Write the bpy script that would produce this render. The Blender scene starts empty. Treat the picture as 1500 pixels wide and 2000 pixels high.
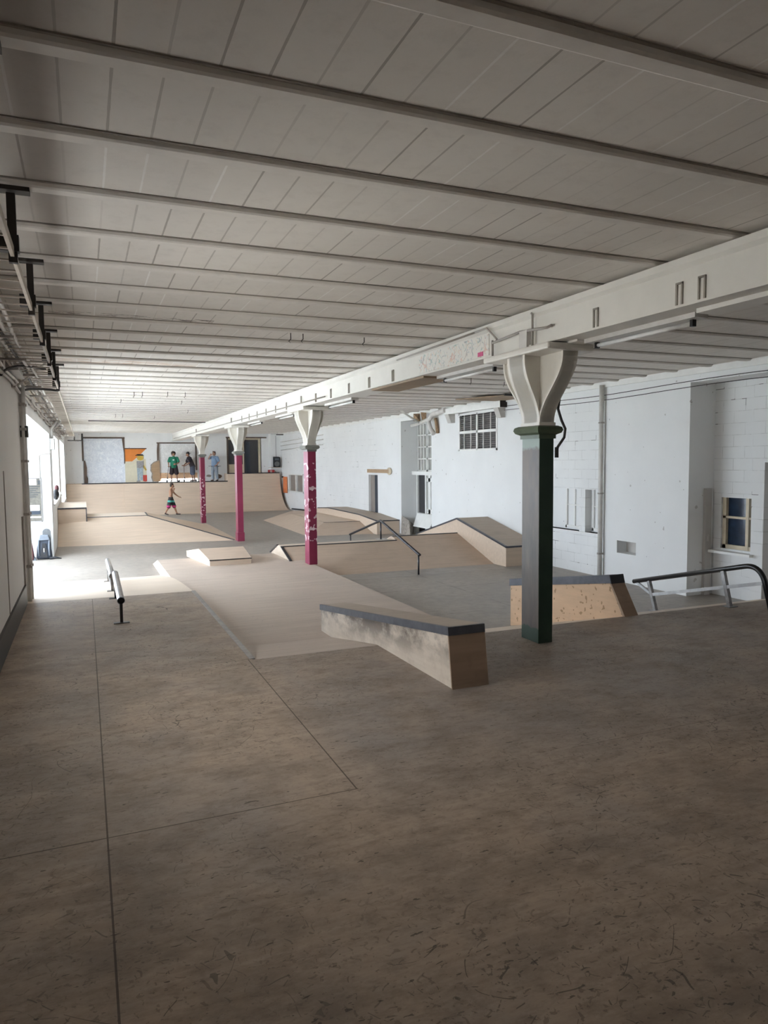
import bpy, bmesh, math, random
from mathutils import Vector, Matrix
random.seed(7)
SC = bpy.context.scene
COL = SC.collection
PI = math.pi

# ------------------------------------------------------------------ camera
CAM_Z = 2.468
F_PX = 1394.6
YAW, PIT, ROL = math.radians(22.731), math.radians(4.062), math.radians(0.541)
cy_, sy_, cp_, sp_ = math.cos(YAW), math.sin(YAW), math.cos(PIT), math.sin(PIT)
fwd = Vector((sy_ * cp_, cy_ * cp_, -sp_))
rgt = Vector((cy_, -sy_, 0))
dwn = fwd.cross(rgt)
r2 = rgt * math.cos(ROL) + dwn * math.sin(ROL)
d2 = -rgt * math.sin(ROL) + dwn * math.cos(ROL)
cam_d = bpy.data.cameras.new('camera')
cam_d.sensor_fit = 'VERTICAL'
cam_d.sensor_height = 24.0
cam_d.lens = F_PX / 2000.0 * 24.0
cam_d.clip_start = 0.05
cam_d.clip_end = 300
cam = bpy.data.objects.new('camera', cam_d)
COL.objects.link(cam)
m = Matrix((r2, -d2, -fwd)).transposed().to_4x4()
m.translation = (0, 0, CAM_Z)
cam.matrix_world = m
SC.camera = cam

# ------------------------------------------------------------------ world, light, exposure
SC.view_settings.view_transform = 'Standard'
SC.view_settings.look = 'None'
SC.view_settings.gamma = 1
SC.view_settings.use_curve_mapping = False
SC.view_settings.exposure = 0.0
SKY = 14.5
w = bpy.data.worlds.new('sky')
SC.world = w
w.use_nodes = True
bgn = w.node_tree.nodes['Background']
bgn.inputs[0].default_value = (0.965, 0.98, 1.0, 1)
bgn.inputs[1].default_value = SKY
sun_d = bpy.data.lights.new('sun', 'SUN')
sun_d.energy = 44.0
sun_d.angle = 0.01
sun_d.color = (1.0, 0.95, 0.87)
sun = bpy.data.objects.new('sun', sun_d)
COL.objects.link(sun)
sun.location = (20, 10, 30)
sun.rotation_euler = (0, math.radians(33), math.radians(8))   # high over the roof, onto the yard beside the windows
SC.cycles.max_bounces = 14
SC.cycles.diffuse_bounces = 9
SC.cycles.transparent_max_bounces = 16
SC.cycles.sample_clamp_indirect = 8
SC.cycles.use_denoising = True


def portal(name, x, y0, y1, z0, z1, face):
    """daylight through a window opening: guides the sky's own light, adds none"""
    l = bpy.data.lights.new(name, 'AREA')
    l.shape = 'RECTANGLE'
    l.size = z1 - z0
    l.size_y = y1 - y0
    l.cycles.is_portal = True
    o = bpy.data.objects.new(name, l)
    COL.objects.link(o)
    o.location = (x, (y0 + y1) / 2, (z0 + z1) / 2)
    o.rotation_euler = (0, -PI / 2 * face, 0)
    return o


WX = -0.82      # inner face of the window wall
WT = 0.68       # its thickness
OPEN = [(11.72, 21.0, 0.0, 3.28), (22.4, 28.0, 1.3, 3.34), (29.9, 36.3, 0.9, 3.4)]
REAR = [(4.2, 6.75, 1.9, 2.9)]
for i, (a, b, c, d) in enumerate(OPEN + REAR):
    portal('daylight_%d' % i, WX - WT - 0.03, a, b, c, d, 1)


# ------------------------------------------------------------------ materials
class NT:
    def __init__(s, name):
        s.m = bpy.data.materials.new(name)
        s.m.use_nodes = True
        s.t = s.m.node_tree
        s.b = s.t.nodes['Principled BSDF']
        s.tc = s.t.nodes.new('ShaderNodeTexCoord')
        s.sep = s.t.nodes.new('ShaderNodeSeparateXYZ')
        s.t.links.new(s.tc.outputs['Object'], s.sep.inputs[0])
        s.X, s.Y, s.Z = s.sep.outputs
        s.P = s.tc.outputs['Object']

    def _set(s, sock, v):
        if isinstance(v, bpy.types.NodeSocket):
            s.t.links.new(v, sock)
        elif isinstance(v, (tuple, list)) and len(v) == 3 and sock.type == 'RGBA':
            sock.default_value = (*v, 1)
        else:
            sock.default_value = v

    def math(s, op, a, b=0.0, c=0.0, clamp=False):
        n = s.t.nodes.new('ShaderNodeMath')
        n.operation = op
        n.use_clamp = clamp
        s._set(n.inputs[0], a)
        s._set(n.inputs[1], b)
        s._set(n.inputs[2], c)
        return n.outputs[0]

    def map(s, scale=(1, 1, 1), loc=(0, 0, 0), rot=(0, 0, 0), vec=None):
        n = s.t.nodes.new('ShaderNodeMapping')
        s.t.links.new(vec or s.P, n.inputs[0])
        n.inputs[1].default_value = loc
        n.inputs[2].default_value = rot
        n.inputs[3].default_value = scale
        return n.outputs[0]

    def noise(s, scale=5, detail=3, rough=0.5, vec=None, dist=0.0):
        n = s.t.nodes.new('ShaderNodeTexNoise')
        s.t.links.new(vec or s.P, n.inputs['Vector'])
        n.inputs['Scale'].default_value = scale
        n.inputs['Detail'].default_value = detail
        n.inputs['Roughness'].default_value = rough
        n.inputs['Distortion'].default_value = dist
        return n.outputs[0]

    def ramp(s, v, a, b, lo=0.0, hi=1.0):
        n = s.t.nodes.new('ShaderNodeMapRange')
        s._set(n.inputs[0], v)
        n.inputs[1].default_value = a
        n.inputs[2].default_value = b
        n.inputs[3].default_value = lo
        n.inputs[4].default_value = hi
        n.clamp = True
        return n.outputs[0]

    def mix(s, f, a, b):
        n = s.t.nodes.new('ShaderNodeMix')
        n.data_type = 'RGBA'
        s._set(n.inputs[0], f)
        s._set(n.inputs[6], a)
        s._set(n.inputs[7], b)
        return n.outputs[2]

    def band(s, v, lo, hi):
        a = s.math('GREATER_THAN', v, lo)
        b = s.math('LESS_THAN', v, hi)
        return s.math('MULTIPLY', a, b)

    def line(s, v, pos, w):
        d = s.math('ABSOLUTE', s.math('SUBTRACT', v, pos))
        return s.math('LESS_THAN', d, w)

    def strokes(s, scale, width, seed, keep=0.55, vec=None, mscale=1.3, dist=0.6):
        """thin curved scuff strokes: iso-lines of a noise, broken up by another"""
        n = s.noise(scale, 0.6, 0.5, s.map(loc=(seed, seed * 2.3, 0), vec=vec), dist)
        l = s.math('LESS_THAN', s.math('ABSOLUTE', s.math('SUBTRACT', n, 0.5)), width)
        k = s.math('GREATER_THAN', s.noise(mscale * scale, 2, 0.6, s.map(loc=(-seed, seed, 3), vec=vec)), keep)
        return s.math('MULTIPLY', l, k)

    def bump(s, h, strength=0.3, dist=0.01):
        n = s.t.nodes.new('ShaderNodeBump')
        n.inputs['Strength'].default_value = strength
        n.inputs['Distance'].default_value = dist
        s.t.links.new(h, n.inputs['Height'])
        s.t.links.new(n.outputs[0], s.b.inputs['Normal'])

    def out(s, col, rough=0.6, metal=0.0, spec=0.4):
        s._set(s.b.inputs['Base Color'], col)
        s._set(s.b.inputs['Roughness'], rough)
        s._set(s.b.inputs['Metallic'], metal)
        s._set(s.b.inputs['Specular IOR Level'], spec)
        return s.m


def plain(name, col, rough=0.6, metal=0.0, spec=0.4, var=0.12, scale=6.0):
    n = NT(name)
    v = n.ramp(n.noise(scale, 4, 0.6), 0.3, 0.7)
    dk = tuple(c * (1 - var) for c in col)
    lt = tuple(min(1, c * (1 + var * 0.5)) for c in col)
    return n.out(n.mix(v, dk, lt), rough, metal, spec)


def deck_mat():
    n = NT('scuffed_deck_board')
    grain = n.noise(3.0, 6, 0.65, n.map((0.5, 7, 1)))
    big = n.noise(0.8, 3, 0.5)
    c = n.mix(n.ramp(grain, 0.3, 0.7), (0.37, 0.28, 0.208), (0.475, 0.372, 0.285))
    c = n.mix(n.ramp(big, 0.35, 0.7, 0, 0.35), c, (0.43, 0.35, 0.285))
    # worn grey patches where wheels land
    worn = n.math('MULTIPLY', n.ramp(n.noise(0.55, 5, 0.65, n.map(loc=(3.1, 1.2, 0))), 0.44, 0.62), 0.55)
    worn = n.math('MAXIMUM', worn, n.math('MULTIPLY', n.math('MULTIPLY', n.ramp(n.X, 1.3, 1.7), n.ramp(n.Y, 3.4, 4.4)), n.ramp(n.noise(1.3, 5, 0.7), 0.3, 0.6, 0.25, 0.75)))
    c = n.mix(worn, c, (0.295, 0.265, 0.25))
    fine = n.noise(22, 4, 0.7, n.map((0.6, 1.6, 1)))
    c = n.mix(n.ramp(fine, 0.52, 0.75, 0, 0.35), c, (0.17, 0.14, 0.12))
    mott = n.noise(2.6, 7, 0.72, n.map((0.8, 1.15, 1), (2, 7, 0)))
    c = n.mix(n.ramp(mott, 0.44, 0.68, 0, 0.55), c, (0.155, 0.118, 0.09))
    c = n.mix(n.ramp(n.noise(9, 6, 0.75, n.map((0.7, 1.3, 1), (5, 1, 0))), 0.5, 0.72, 0, 0.5), c, (0.14, 0.105, 0.08))
    area = n.ramp(n.noise(0.7, 2, 0.5, n.map(loc=(9, 4, 0))), 0.36, 0.58, 0.3, 1)
    for sc, wd, sd, kp, ks, am in ((1.1, 0.0010, 1.7, 0.54, 5, 0.75), (1.9, 0.0018, 11.7, 0.545, 5, 0.75), (3.1, 0.0035, 5.2, 0.55, 4.5, 0.7), (5.0, 0.007, 8.8, 0.555, 4, 0.6), (9.0, 0.016, 2.9, 0.56, 3, 0.5), (15.0, 0.03, 6.3, 0.58, 2.5, 0.4)):
        st = n.math('MULTIPLY', n.strokes(sc, wd, sd, kp, None, ks, 0.15), n.math('MULTIPLY', area, am))
        c = n.mix(st, c, (0.075, 0.06, 0.05))
    dots = n.math('GREATER_THAN', n.noise(26, 2, 0.5, n.map((0.6, 1.7, 1))), 0.71)
    c = n.mix(n.math('MULTIPLY', dots, 0.7), c, (0.06, 0.045, 0.035))
    # sheet joints
    lx = n.math('MULTIPLY', n.line(n.X, 0.045, 0.0045), n.math('LESS_THAN', n.Y, 11.1))
    lx2 = n.math('MULTIPLY', n.line(n.X, 1.44, 0.0045), n.band(n.Y, 3.9, 6.98))
    lx3 = n.math('MULTIPLY', n.line(n.X, 2.88, 0.004), n.math('LESS_THAN', n.Y, 0.8))
    ly = n.math('MULTIPLY', n.line(n.Y, 3.9, 0.004), n.math('LESS_THAN', n.X, 1.45))
    ly3 = n.math('MULTIPLY', n.math('MULTIPLY', n.line(n.Y, 3.88, 0.004), n.math('GREATER_THAN', n.X, 3.0)), 0.5)
    ly2 = n.math('MULTIPLY', n.line(n.Y, 6.98, 0.004), n.math('LESS_THAN', n.X, 1.45))
    ly4 = n.math('MULTIPLY', n.line(n.Y, 9.9, 0.004), n.math('LESS_THAN', n.X, 0.6))
    j = lx
    for q in (lx2, lx3, ly, ly3, ly4):
        j = n.math('MAXIMUM', j, q)
    j = n.math('MAXIMUM', j, n.math('MULTIPLY', ly2, 0.35))
    c = n.mix(n.math('MULTIPLY', j, 0.85), c, (0.07, 0.05, 0.038))
    n.bump(grain, 0.05, 0.004)
    return n.out(c, n.ramp(fine, 0.3, 0.8, 0.48, 0.62), 0, 0.25)


def landing_mat():
    n = NT('sanded_landing_board')
    g = n.noise(2.6, 6, 0.65, n.map((0.35, 6, 1)))
    c = n.mix(n.ramp(g, 0.3, 0.7), (0.45, 0.37, 0.31), (0.57, 0.48, 0.41))
    wv = n.ramp(n.noise(0.6, 4, 0.6), 0.42, 0.65, 0, 0.5)
    c = n.mix(wv, c, (0.40, 0.335, 0.29))
    for sc, wd, sd, kp, am in ((2.4, 0.002, 5.2, 0.56, 0.4), (6.0, 0.008, 8.8, 0.57, 0.35)):
        c = n.mix(n.math('MULTIPLY', n.strokes(sc, wd, sd, kp, None, 4.5, 0.15), am), c, (0.15, 0.12, 0.10))
    return n.out(c, 0.5, 0, 0.3)


def birch(name, base=(0.66, 0.52, 0.40), var=0.07, dirt=0.0, along='X', knots=0.0):
    n = NT(name)
    sc = {'X': (0.5, 6, 6), 'Y': (6, 0.5, 6)}[along]
    g = n.noise(2.2, 5, 0.6, n.map(sc))
    c = n.mix(n.ramp(g, 0.3, 0.7), tuple(b * (1 - var) for b in base), tuple(min(1, b * (1 + var)) for b in base))
    b2 = n.noise(0.45, 2, 0.5)
    c = n.mix(n.ramp(b2, 0.4, 0.7, 0, 0.25), c, tuple(b * 0.84 for b in base))
    if dirt:
        d = n.math('MULTIPLY', n.ramp(n.noise(3.5, 5, 0.65), 0.5, 0.72), dirt)
        c = n.mix(d, c, (0.2, 0.15, 0.12))
    if knots:
        k = n.math('MULTIPLY', n.math('GREATER_THAN', n.noise(16, 1, 0.4), 0.67), knots)
        c = n.mix(k, c, (0.3, 0.18, 0.09))
    return n.out(c, 0.55, 0, 0.3)


def concrete_mat():
    n = NT('worn_concrete')
    a = n.noise(0.6, 5, 0.65)
    b = n.noise(6, 5, 0.7)
    c = n.mix(n.ramp(a, 0.3, 0.7), (0.25, 0.222, 0.19), (0.41, 0.37, 0.325))
    c = n.mix(n.ramp(b, 0.42, 0.72, 0, 0.5), c, (0.165, 0.15, 0.135))
    # a lighter trowel strip and joints
    st = n.math('MULTIPLY', n.band(n.Y, 13.85, 14.62), n.ramp(n.noise(2.5, 4, 0.7), 0.35, 0.7, 0, 0.55))
    c = n.mix(st, c, (0.42, 0.41, 0.40))
    j = n.math('MAXIMUM', n.line(n.Y, 12.28, 0.012), n.line(n.Y, 10.1, 0.012))
    j = n.math('MAXIMUM', j, n.line(n.X, 6.6, 0.010))
    j = n.math('MAXIMUM', j, n.line(n.Y, 13.85, 0.015))
    j = n.math('MULTIPLY', j, n.ramp(n.noise(3, 3), 0.35, 0.6, 0.1, 0.7))
    c = n.mix(j, c, (0.11, 0.10, 0.095))
    return n.out(c, n.ramp(a, 0.3, 0.7, 0.38, 0.55), 0, 0.4)


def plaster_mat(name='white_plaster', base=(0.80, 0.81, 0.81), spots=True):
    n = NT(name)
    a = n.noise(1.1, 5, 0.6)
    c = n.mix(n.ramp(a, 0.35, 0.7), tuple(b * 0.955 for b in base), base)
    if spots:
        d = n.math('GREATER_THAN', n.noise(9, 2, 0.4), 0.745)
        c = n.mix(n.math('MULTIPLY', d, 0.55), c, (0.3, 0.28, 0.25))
    n.bump(n.noise(14, 5, 0.65), 0.12, 0.01)
    return n.out(c, 0.7, 0, 0.25)


def block_mat(axis='Y', amount=0.62, name='painted_block', keep=(0.42, 0.6)):
    n = NT(name)
    cmb = n.t.nodes.new('ShaderNodeCombineXYZ')
    n.t.links.new(n.Y if axis == 'Y' else n.X, cmb.inputs[0])
    n.t.links.new(n.Z, cmb.inputs[1])
    br = n.t.nodes.new('ShaderNodeTexBrick')
    n.t.links.new(cmb.outputs[0], br.inputs['Vector'])
    br.inputs['Color1'].default_value = (0, 0, 0, 1)
    br.inputs['Color2'].default_value = (0, 0, 0, 1)
    br.inputs['Mortar'].default_value = (1, 1, 1, 1)
    br.inputs['Scale'].default_value = 1.0
    br.inputs['Mortar Size'].default_value = 0.005
    br.inputs['Mortar Smooth'].default_value = 0.2
    br.inputs['Brick Width'].default_value = 0.46
    br.inputs['Row Height'].default_value = 0.205
    br.offset = 0.5
    a = n.noise(1.1, 5, 0.6)
    c = n.mix(n.ramp(a, 0.35, 0.7), (0.755, 0.765, 0.765), (0.80, 0.81, 0.81))
    k = n.ramp(n.noise(1.9, 5, 0.7), keep[0], keep[1], 0.05, 1)
    f = n.math('MULTIPLY', br.outputs['Color'], n.math('MULTIPLY', k, amount))
    c = n.mix(f, c, (0.17, 0.155, 0.14))
    hole = n.math('MULTIPLY', br.outputs['Color'], n.math('GREATER_THAN', n.noise(2.6, 2), 0.66))
    c = n.mix(n.math('MULTIPLY', hole, 0.85), c, (0.04, 0.035, 0.03))
    n.bump(n.math('MULTIPLY', br.outputs['Color'], -1.0), 0.25, 0.01)
    return n.out(c, 0.7, 0, 0.25)


def ceiling_mat():
    n = NT('painted_ceiling_slabs')
    base = n.mix(n.ramp(n.noise(0.9, 4, 0.6), 0.35, 0.7), (0.74, 0.705, 0.66), (0.80, 0.765, 0.72))
    # joints of the hollow slabs every 20 cm, running down the hall
    u = n.math('MULTIPLY', n.math('ADD', n.X, 40.04), 5.0)
    fr = n.math('FRACT', u)
    d = n.math('ABSOLUTE', n.math('SUBTRACT', fr, 0.5))
    cell = n.math('FLOOR', u)
    row = n.math('FLOOR', n.math('MULTIPLY', n.math('SUBTRACT', n.Y, 4.59), 1.0 / 0.765))
    wn = n.t.nodes.new('ShaderNodeTexWhiteNoise')
    wn.noise_dimensions = '2D'
    cmb = n.t.nodes.new('ShaderNodeCombineXYZ')
    n.t.links.new(n.math('FLOOR', n.math('ADD', u, 0.5)), cmb.inputs[0])
    n.t.links.new(row, cmb.inputs[1])
    n.t.links.new(cmb.outputs[0], wn.inputs['Vector'])
    rnd = wn.outputs['Value']
    jn = n.math('GREATER_THAN', d, n.math('ADD', 0.455, n.math('MULTIPLY', n.noise(8, 3), 0.03)))
    dark = n.math('MULTIPLY', jn, n.ramp(rnd, 0.1, 0.7, 0.12, 0.7))
    light = n.math('MULTIPLY', jn, n.math('GREATER_THAN', rnd, 0.78))
    c = n.mix(dark, base, (0.30, 0.27, 0.24))
    c = n.mix(n.math('MULTIPLY', light, 0.95), c, (0.90, 0.88, 0.85))
    c = n.mix(n.ramp(n.noise(7, 6, 0.75), 0.5, 0.75, 0, 0.22), c, (0.45, 0.41, 0.37))
    # peeling, rust-stained strips
    pe = n.math('MULTIPLY', n.band(n.Y, 11.62, 12.52), n.band(n.X, -0.4, 1.75))
    pe = n.math('MULTIPLY', pe, n.ramp(n.noise(3.0, 5, 0.7, n.map((1, 2.5, 1))), 0.45, 0.62, 0, 0.75))
    c = n.mix(pe, c, (0.50, 0.33, 0.22))
    p2 = n.math('MULTIPLY', n.band(n.Y, 8.17, 8.30), n.band(n.X, -0.28, 1.4))
    p2 = n.math('MULTIPLY', p2, n.math('GREATER_THAN', n.noise(5, 4, 0.7, n.map((1, 6, 1))), 0.55))
    c = n.mix(p2, c, (0.10, 0.08, 0.065))
    # shadow of the cable tray, painted onto the window side of the ceiling
    tray_shade = n.math('MULTIPLY', n.ramp(n.X, 0.12, -0.12, 0, 1), n.ramp(n.X, -0.42, -0.2, 0, 1))
    tray_shade = n.math('MULTIPLY', tray_shade, n.ramp(n.Y, 10.5, 5.0, 0, 0.55))
    c = n.mix(tray_shade, c, (0.17, 0.135, 0.11))
    n.bump(n.math('ADD', n.math('MULTIPLY', jn, n.math('SUBTRACT', rnd, 0.45)), n.math('MULTIPLY', n.noise(18, 4, 0.6), 0.25)), 0.5, 0.012)
    return n.out(c, 0.75, 0, 0.2)


def osb_mat(name, c0, c1):
    n = NT(name)
    v = n.noise(3.2, 5, 0.7, n.map((1, 1, 1)), 1.6)
    s_ = n.strokes(5, 0.05, 3.3, 0.45, None, 1.3, 1.5)
    c = n.mix(n.ramp(v, 0.3, 0.7), c0, c1)
    c = n.mix(n.math('MULTIPLY', s_, 0.35), c, tuple(min(1, x * 1.25) for x in c1))
    return n.out(c, 0.6)


def column_paint(name, base, chips, chip_amt, zlo=0.6, zhi=2.4, scale=9):
    n = NT(name)
    c = n.mix(n.ramp(n.noise(3, 4), 0.3, 0.7), tuple(b * 0.9 for b in base), tuple(b * 1.06 for b in base))
    if chip_amt:
        q = n.math('GREATER_THAN', n.noise(scale, 2, 0.45, n.map((1, 1, 0.9))), 1 - chip_amt)
        q = n.math('MULTIPLY', q, n.band(n.Z, zlo, zhi))
        c = n.mix(n.math('MULTIPLY', q, 0.85), c, chips)
    return n.out(c, 0.38, 0, 0.5)


def green_column_mat():
    n = NT('worn_green_column_paint')
    geo = n.t.nodes.new('ShaderNodeNewGeometry')
    sp = n.t.nodes.new('ShaderNodeSeparateXYZ')
    n.t.links.new(geo.outputs['Normal'], sp.inputs[0])
    side = n.math('LESS_THAN', sp.outputs[0], -0.5)
    grn = n.mix(n.ramp(n.noise(4, 4), 0.3, 0.7), (0.018, 0.040, 0.026), (0.032, 0.060, 0.040))
    worn = n.mix(n.ramp(n.noise(2.2, 5, 0.65, n.map((3, 3, 0.8))), 0.3, 0.7), (0.058, 0.052, 0.048), (0.125, 0.095, 0.08))
    brn = n.math('MULTIPLY', n.ramp(n.noise(1.4, 4, 0.6, n.map((2, 2, 0.6), (4, 0, 2))), 0.45, 0.65), n.ramp(n.Z, 1.4, 2.3, 0.0, 0.7))
    worn = n.mix(brn, worn, (0.16, 0.105, 0.075))
    m_ = n.math('MULTIPLY', side, n.ramp(n.math('ADD', n.Z, n.math('MULTIPLY', n.noise(14, 3), 0.08)), 0.70, 0.715))
    c = n.mix(m_, grn, worn)
    pal = n.math('MULTIPLY', side, n.ramp(n.math('ADD', n.Z, n.math('MULTIPLY', n.noise(18, 3), 0.10)), 2.62, 2.66))
    c = n.mix(pal, c, (0.27, 0.35, 0.31))
    return n.out(c, 0.42, 0, 0.4)


def smear_birch(name):
    """long ledge side: raw plywood with black wheel and wax smears under its steel edge"""
    n = NT(name)
    g = n.noise(2.2, 5, 0.6, n.map((6, 0.5, 6)))
    c = n.mix(n.ramp(g, 0.3, 0.7), (0.60, 0.52, 0.43), (0.72, 0.64, 0.54))
    top = n.math('ADD', 1.63, n.math('MULTIPLY', n.Y, -0.118))      # height of the sloping top edge
    under = n.math('SUBTRACT', top, n.Z)
    f = n.math('MULTIPLY', n.ramp(under, 0.06, 0.34, 1, 0), n.ramp(n.noise(2.0, 5, 0.65, n.map((1, 1, 1.6))), 0.40, 0.58))
    c = n.mix(n.math("MULTIPLY", f, 0.9), c, (0.06, 0.042, 0.03))
    f2 = n.math('MULTIPLY', n.ramp(n.noise(4, 5, 0.7), 0.5, 0.75), 0.4)
    c = n.mix(f2, c, (0.32, 0.24, 0.18))
    return n.out(c, 0.6)


def stripes_mat(name, bands, base):
    n = NT(name)
    c = base
    cur = None
    cur = n.mix(0.0, base, base)
    for lo, hi, col in bands:
        cur = n.mix(n.band(n.math('ADD', n.Z, n.math('MULTIPLY', n.X, 0.06)), lo, hi), cur, col)
    return n.out(cur, 0.8)


def glass_mat(name, tint=(0.9, 0.95, 1.0), refl=0.12):
    m_ = bpy.data.materials.new(name)
    m_.use_nodes = True
    t = m_.node_tree
    t.nodes.clear()
    o = t.nodes.new('ShaderNodeOutputMaterial')
    mx = t.nodes.new('ShaderNodeMixShader')
    tr = t.nodes.new('ShaderNodeBsdfTransparent')
    gl = t.nodes.new('ShaderNodeBsdfGlossy')
    tr.inputs[0].default_value = (*tint, 1)
    gl.inputs['Roughness'].default_value = 0.03
    mx.inputs[0].default_value = refl
    t.links.new(tr.outputs[0], mx.inputs[1])
    t.links.new(gl.outputs[0], mx.inputs[2])
    t.links.new(mx.outputs[0], o.inputs[0])
    return m_


M = {}
M['deck'] = deck_mat()
M['birch'] = birch('birch_ply', (0.63, 0.505, 0.395))
M['birch_used'] = birch('used_birch_ply', (0.54, 0.425, 0.335), 0.07, 0.12)
M['birch_pale'] = birch('pale_birch_ply', (0.64, 0.54, 0.44))
M['birch_orange'] = birch('orange_birch_ply', (0.66, 0.46, 0.30), 0.08, 0.12, 'Y', 0.75)
M['birch_smear'] = smear_birch('smeared_birch_ply')
M['birch_shaded_grimy'] = birch('shaded_grimy_ply', (0.38, 0.27, 0.19), 0.14, 0.55)  # end and side faces: their shade in the base colour, dirt blotches besides
M['ledge_top'] = birch('ledge_top_ply', (0.42, 0.345, 0.275), 0.08, 0.2)
M['landing'] = landing_mat()
M['concrete'] = concrete_mat()
M['plaster'] = plaster_mat()
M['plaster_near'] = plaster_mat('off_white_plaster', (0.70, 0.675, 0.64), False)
M['white_paint'] = plain('white_paint', (0.80, 0.80, 0.78), 0.45, var=0.05)
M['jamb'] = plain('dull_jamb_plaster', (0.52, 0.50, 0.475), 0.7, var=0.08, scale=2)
M['block'] = block_mat('Y', 0.42)
M['block_faint'] = block_mat('Y', 0.35, 'painted_block_faint', (0.5, 0.7))
M['ceiling'] = ceiling_mat()
M['joist'] = plain('joist_paint', (0.77, 0.735, 0.69), 0.6, var=0.08)
M['beam'] = plain('beam_paint', (0.74, 0.72, 0.675), 0.5, var=0.05, scale=3)
M['capital'] = plain('capital_paint', (0.76, 0.735, 0.68), 0.4, var=0.04)
M['slot'] = plain('slot_recess', (0.34, 0.31, 0.27), 0.8)
M['green_col'] = green_column_mat()
M['green_ring'] = plain('green_ring_paint', (0.10, 0.135, 0.085), 0.4, var=0.2)
M['grey_ring'] = plain('grey_ring_paint', (0.20, 0.205, 0.19), 0.45)
M['red_col'] = column_paint('crimson_paint', (0.225, 0.024, 0.066), (0.72, 0.58, 0.61), 0.405, 0.75, 2.45, 9)
M['red_clean'] = column_paint('crimson_paint_clean', (0.235, 0.026, 0.068), (0.8, 0.7, 0.7), 0)
M['red_far'] = column_paint('crimson_paint_flecked', (0.225, 0.024, 0.064), (0.72, 0.58, 0.61), 0.40, 0.25, 1.9, 11)
M['steel'] = plain('dark_steel', (0.085, 0.085, 0.095), 0.35, 0.8, 0.5, 0.25, 12)
M['steel_black'] = plain('black_steel', (0.012, 0.012, 0.013), 0.3, 0.0, 0.5)
M['steel_worn'] = plain('worn_steel', (0.26, 0.25, 0.245), 0.35, 0.7, 0.5, 0.35, 10)
M['steel_light'] = plain('bare_steel', (0.40, 0.40, 0.40), 0.3, 0.85, 0.5, 0.2, 10)
M['coping'] = plain('slate_coping', (0.085, 0.088, 0.105), 0.45, 0.2, 0.5, 0.3, 9)
M['coping_dark'] = plain('dark_coping_end', (0.018, 0.018, 0.022), 0.5)
M['bracket'] = plain('dark_bracket_paint', (0.035, 0.03, 0.026), 0.5)
M['tray'] = plain('tray_paint', (0.50, 0.44, 0.37), 0.5, var=0.2)
M['pipe_white'] = plain('white_pipe_paint', (0.62, 0.60, 0.57), 0.45)
M['pipe_grey'] = plain('grey_pipe', (0.36, 0.33, 0.30), 0.5)
M['cable'] = plain('dark_cable', (0.03, 0.027, 0.025), 0.55)
M['tube'] = plain('tube_glass', (0.86, 0.86, 0.85), 0.2)
M['brown_soffit'] = plain('brown_board', (0.30, 0.215, 0.14), 0.6)
M['frame_dark'] = plain('rough_dark_frame', (0.12, 0.085, 0.065), 0.7, var=0.3)
M['frame_cream'] = plain('cream_frame', (0.62, 0.54, 0.40), 0.5)
M['osb_blue'] = osb_mat('white_washed_board', (0.62, 0.665, 0.74), (0.78, 0.82, 0.88))
M['osb_white'] = osb_mat('white_board', (0.70, 0.70, 0.70), (0.84, 0.84, 0.83))
M['dark_pane'] = plain('dark_pane', (0.035, 0.032, 0.036), 0.12, 0, 0.5)
M['dark_blue_pane'] = plain('dark_blue_pane', (0.015, 0.035, 0.075), 0.15, 0, 0.6, 0.5, 5)
M['blue_dark'] = plain('blue_grey_dark', (0.030, 0.040, 0.056), 0.6)
M['grey_board'] = plain('grey_brown_board', (0.27, 0.235, 0.21), 0.5, var=0.15, scale=2)
M['orange'] = plain('orange_paint', (0.72, 0.235, 0.045), 0.6, var=0.06)
M['orange_sheet'] = plain('orange_sheet', (0.80, 0.25, 0.10), 0.6)
M['cream_paint'] = plain('cream_wall_paint', (0.68, 0.64, 0.50), 0.7, var=0.06)
M['yellow'] = plain('yellow_paint', (0.55, 0.38, 0.07), 0.6, var=0.25, scale=20)
M['mural_grey'] = plain('grey_paint', (0.33, 0.32, 0.32), 0.6, var=0.3, scale=14)
M['mural_blue'] = plain('washed_blue_paint', (0.38, 0.46, 0.52), 0.6, var=0.3, scale=14)
M['mural_red'] = plain('red_paint', (0.55, 0.08, 0.06), 0.6)
M['black'] = plain('soft_black', (0.018, 0.018, 0.02), 0.6)
M['speaker'] = plain('speaker_black', (0.022, 0.023, 0.027), 0.5)
M['red_box'] = plain('red_case', (0.42, 0.03, 0.035), 0.45)
M['white_mark'] = plain('white_mark', (0.85, 0.83, 0.80), 0.6)
M['raw_wood'] = birch('raw_timber', (0.42, 0.29, 0.18), 0.12, 0.2)
M['brick'] = plain('broken_brick', (0.27, 0.19, 0.14), 0.85, var=0.4, scale=12)
M['mortar'] = plain('broken_mortar', (0.36, 0.32, 0.28), 0.85, var=0.4, scale=12)
M['louvre'] = plain('vent_dark', (0.06, 0.055, 0.055), 0.7)
M['louvre_slat'] = plain('vent_slat', (0.30, 0.28, 0.27), 0.6)
M['insul'] = plain('torn_lagging', (0.30, 0.20, 0.12), 0.9, var=0.4, scale=15)
M['skin_a'] = plain('skin_tan', (0.36, 0.20, 0.13), 0.5, var=0.05)
M['skin_b'] = plain('skin_brown', (0.30, 0.165, 0.11), 0.5, var=0.05)
M['skin_c'] = plain('skin_fair', (0.44, 0.26, 0.19), 0.5, var=0.05)
M['skin_d'] = plain('skin_warm', (0.40, 0.215, 0.135), 0.5, var=0.05)
M['hair_brown'] = plain('dark_brown_hair', (0.035, 0.018, 0.012), 0.6, var=0.4, scale=30)
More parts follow.
